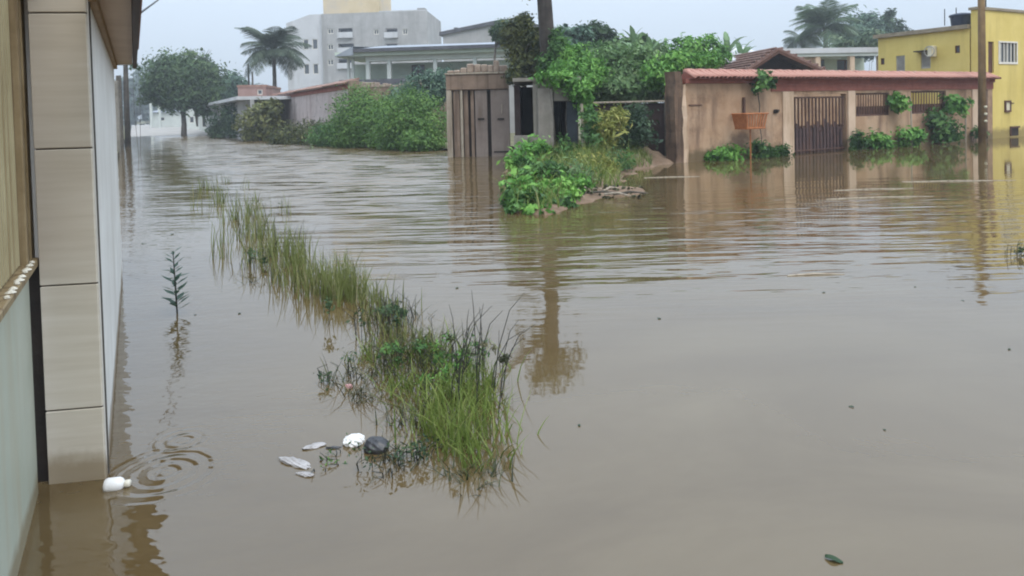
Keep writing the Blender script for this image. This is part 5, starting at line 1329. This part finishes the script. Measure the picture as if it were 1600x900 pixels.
# the single sprouting weed
c = W(278,490); sw = thing('single_weed', 'lone upright dark green weed sprouting from open water', 'plant', c)
hw = at(272,392,c.y).z
MB().tube([(0,0,-.2),(-.012,0,hw*.5),(-.02,0,hw)], [.008,.006,.003], 6).build('stem', M['lf_dark'] if False else M['twig_dark'], sw)
def lance(L,w_):
    return np_mesh('leaf', np.array([(0,0,0),(L*.5,w_,.25*L),(L,0,.42*L),(L*.5,-w_,.25*L),(L*.5,0,.20*L)]), np.array([0,4,1,1,4,2,2,4,3,3,4,0]), np.full(4,3), M['lf_blue'], np.full(5,.25))
lnm = lance(.12,.021)
for i in range(38):
    f = .06 + .94*i/38
    s_ = (1.15-.55*f)*random.uniform(.8,1.15)
    place('leaf', lnm, sw, (-.02*f,0,hw*f), rot=(0,random.uniform(-.3,.2),i*2.4+random.uniform(-.3,.3)), scale=(s_,)*3)

# ---- litter
def lump(name, lb, cat, px, py, rx, ry, rz_, m, rot=0, seed=1, sink=.3, crum=.18):
    """a crumpled bag: a lump broken by creased facets"""
    r_ = np.random.default_rng(seed); nu, nv = 40, 22
    dirs = r_.normal(size=(26,3)); dirs /= np.linalg.norm(dirs, axis=1)[:,None]; off = r_.uniform(.72, 1.05, 26)
    vs, fs = [], []
    for j in range(nv):
        th = math.pi*j/(nv-1)
        for i in range(nu):
            a = 2*math.pi*i/nu
            q = np.array([math.sin(th)*math.cos(a), math.sin(th)*math.sin(a), math.cos(th)])
            dt = dirs@q
            k = np.min(np.where(dt > .35, off/np.maximum(dt, .35), 9))       # cut by random planes: facets with creases
            k = (1-crum) + crum*min(k, 1.25)*1.0 + crum*.12*math.sin(9*q[0]+7*q[2]+seed)*math.sin(8*q[1]+seed)
            vs.append((rx*k*q[0], ry*k*q[1], rz_*k*q[2]))
    for j in range(nv-1):
        for i in range(nu): fs.append((j*nu+i, (j+1)*nu+i, (j+1)*nu+(i+1) % nu, j*nu+(i+1) % nu))
    c = W(px, py); c.z = rz_*(1-2*sink)
    return tag(MB().add(vs, fs).build(name, m, None, c, rot, smooth=False), lb, cat)
lump('plastic_bag', 'crumpled white plastic bag floating left of the black bag', 'plastic bag', 553, 692, .052, .045, .030, M['plastic_white'], .5, 3, .34, .6)
lump('plastic_bag', 'rounded black plastic bag floating by the grass', 'plastic bag', 587, 703, .058, .048, .040, M['plastic_dark'], 0, 5, .32, .35)
lump('plastic_film', 'clear crumpled plastic film drifting left of the white bag', 'plastic film', 462, 724, .085, .03, .012, M['plastic_clear'], -.45, 8, .36, 1.0)
lump('plastic_film', 'small scrap of clear plastic film above the larger film', 'plastic film', 492, 698, .05, .018, .010, M['plastic_clear'], .6, 9, .36, 1.0)
lump('plastic_film', 'grey crumpled film under the clear larger film', 'plastic film', 478, 742, .04, .016, .008, M['plastic_clear'], -.2, 21, .36, 1.0)
lump('plastic_film', 'dark wet scrap between the films and white bag', 'plastic film', 520, 700, .035, .012, .006, M['plastic_dark'], .15, 22, .36, 1.0)
weedy(495,725,9,.06,.03,'drowned greenish sprigs tangled with clear film','lf_mid',.018)
lump('pink_scrap', 'small pinkish scrap caught at the left tip of the grass', 'litter', 545, 606, .022, .016, .014, M['plastic_pink'], .3, 11, .3, .9)
cpt = W(178, 762)
cup = thing('white_bottle', 'little white plastic bottle floating at the tiled pillar corner', 'bottle', (cpt.x, cpt.y, .012), .15)
def along_x(prof, n=14):
    vs = [(z, r*math.cos(2*math.pi*k/n), r*math.sin(2*math.pi*k/n)) for r, z in prof for k in range(n)]
    fs = [(i*n+k, i*n+(k+1) % n, (i+1)*n+(k+1) % n, (i+1)*n+k) for i in range(len(prof)-1) for k in range(n)]
    fs += [tuple(reversed(range(n))), tuple(range((len(prof)-1)*n, len(prof)*n))]
    return MB().add(vs, fs)
along_x([(.012,-.035),(.026,-.032),(.029,-.02),(.029,.02),(.024,.032),(.012,.042)]).build('body', M['plastic_white'], cup, smooth=True)
along_x([(.013,.0425),(.015,.046),(.015,.058),(.012,.064)]).build('cap', M['cap_cream'], cup, smooth=True)
# floating leaves and twigs
def flat_leaf(L, w_):
    K = 7; vs, fs = [], []
    for i in range(K+1):
        f = i/K; hw_ = w_*math.sin(math.pi*(.04+.92*f))**.8
        vs += [(L*(f-.5), -hw_, .004+.006*math.sin(4*f)), (L*(f-.5), 0, .001+.004*f), (L*(f-.5), hw_, .006+.004*math.cos(3*f))]
    for i in range(K):
        for j in (0,1): fs.append((i*3+j, i*3+3+j, i*3+4+j, i*3+1+j))
    return MB().add(vs, fs)
lm_ = flat_leaf(.055,.015).mesh('floating_leaf', M['lf_dark'])
a = lm_.attributes.new('rnd','FLOAT','POINT'); a.data.foreach_set('value', [.3]*len(lm_.vertices))
o = place('floating_leaf', lm_, None, W(1303,876), -.55); o.location.z = .001
tag(o, 'large dark leaf floating alone near the bottom of the picture', 'leaf')
spots = [(224,381),(269,366),(305,492),(437,318),(374,490),(714,450),(1287,457),(1504,470),(1577,546),(1330,636),(1382,672),(905,665),(1030,498),(552,575),(1430,448)]
for i, (px, py) in enumerate(spots):
    p_ = W(px, py); s_ = min(1.6, max(.45, p_.y/6.5))*random.uniform(.5,.9)
    o = place('floating_leaf', lm_, None, (p_.x, p_.y, .001), random.uniform(0,3.1), (s_, s_, s_))
    tag(o, 'small dark leaf speck floating on the brown water', 'leaf', 'leaf specks on the water')
for i, (px, py, l_, a_) in enumerate([(1365,296,1.4,.05),(1375,309,1.7,.02),(1498,283,2.0,-.1),(1050,277,1.2,0),(1275,430,.5,0)]):
    p_ = W(px, py); mb = MB(); mb.tube([(-l_/2,0,0),(0,.03,.004),(l_/2,0,0)], [.008,.013,.005], 6)
    tag(mb.build('floating_stick', M['palewood'], None, p_, a_), ['pale stick floating in front of the rusty gate, upper one','pale stick floating in front of the rusty gate, lower one','long pale stick floating near the wooden pole reflection','pale stick floating beside the muddy spit','short stick floating in the rippled middle water'][i], 'stick')

# ------------------------------------------------------------------ damp air
hm = bpy.data.materials.new('haze'); hm.use_nodes = True
hn = hm.node_tree.nodes; hn.remove(hn['Principled BSDF'])
pv = hn.new('ShaderNodeVolumePrincipled'); pv.inputs['Color'].default_value = (.86,.91,.97,1); pv.inputs['Density'].default_value = .0016; pv.inputs['Anisotropy'].default_value = .2
hm.node_tree.links.new(pv.outputs[0], hn['Material Output'].inputs['Volume'])
hb = MB().box(-140, 140, -40, 200, -1.9, 36)
tag(hb.build('haze', hm), kind='stuff')
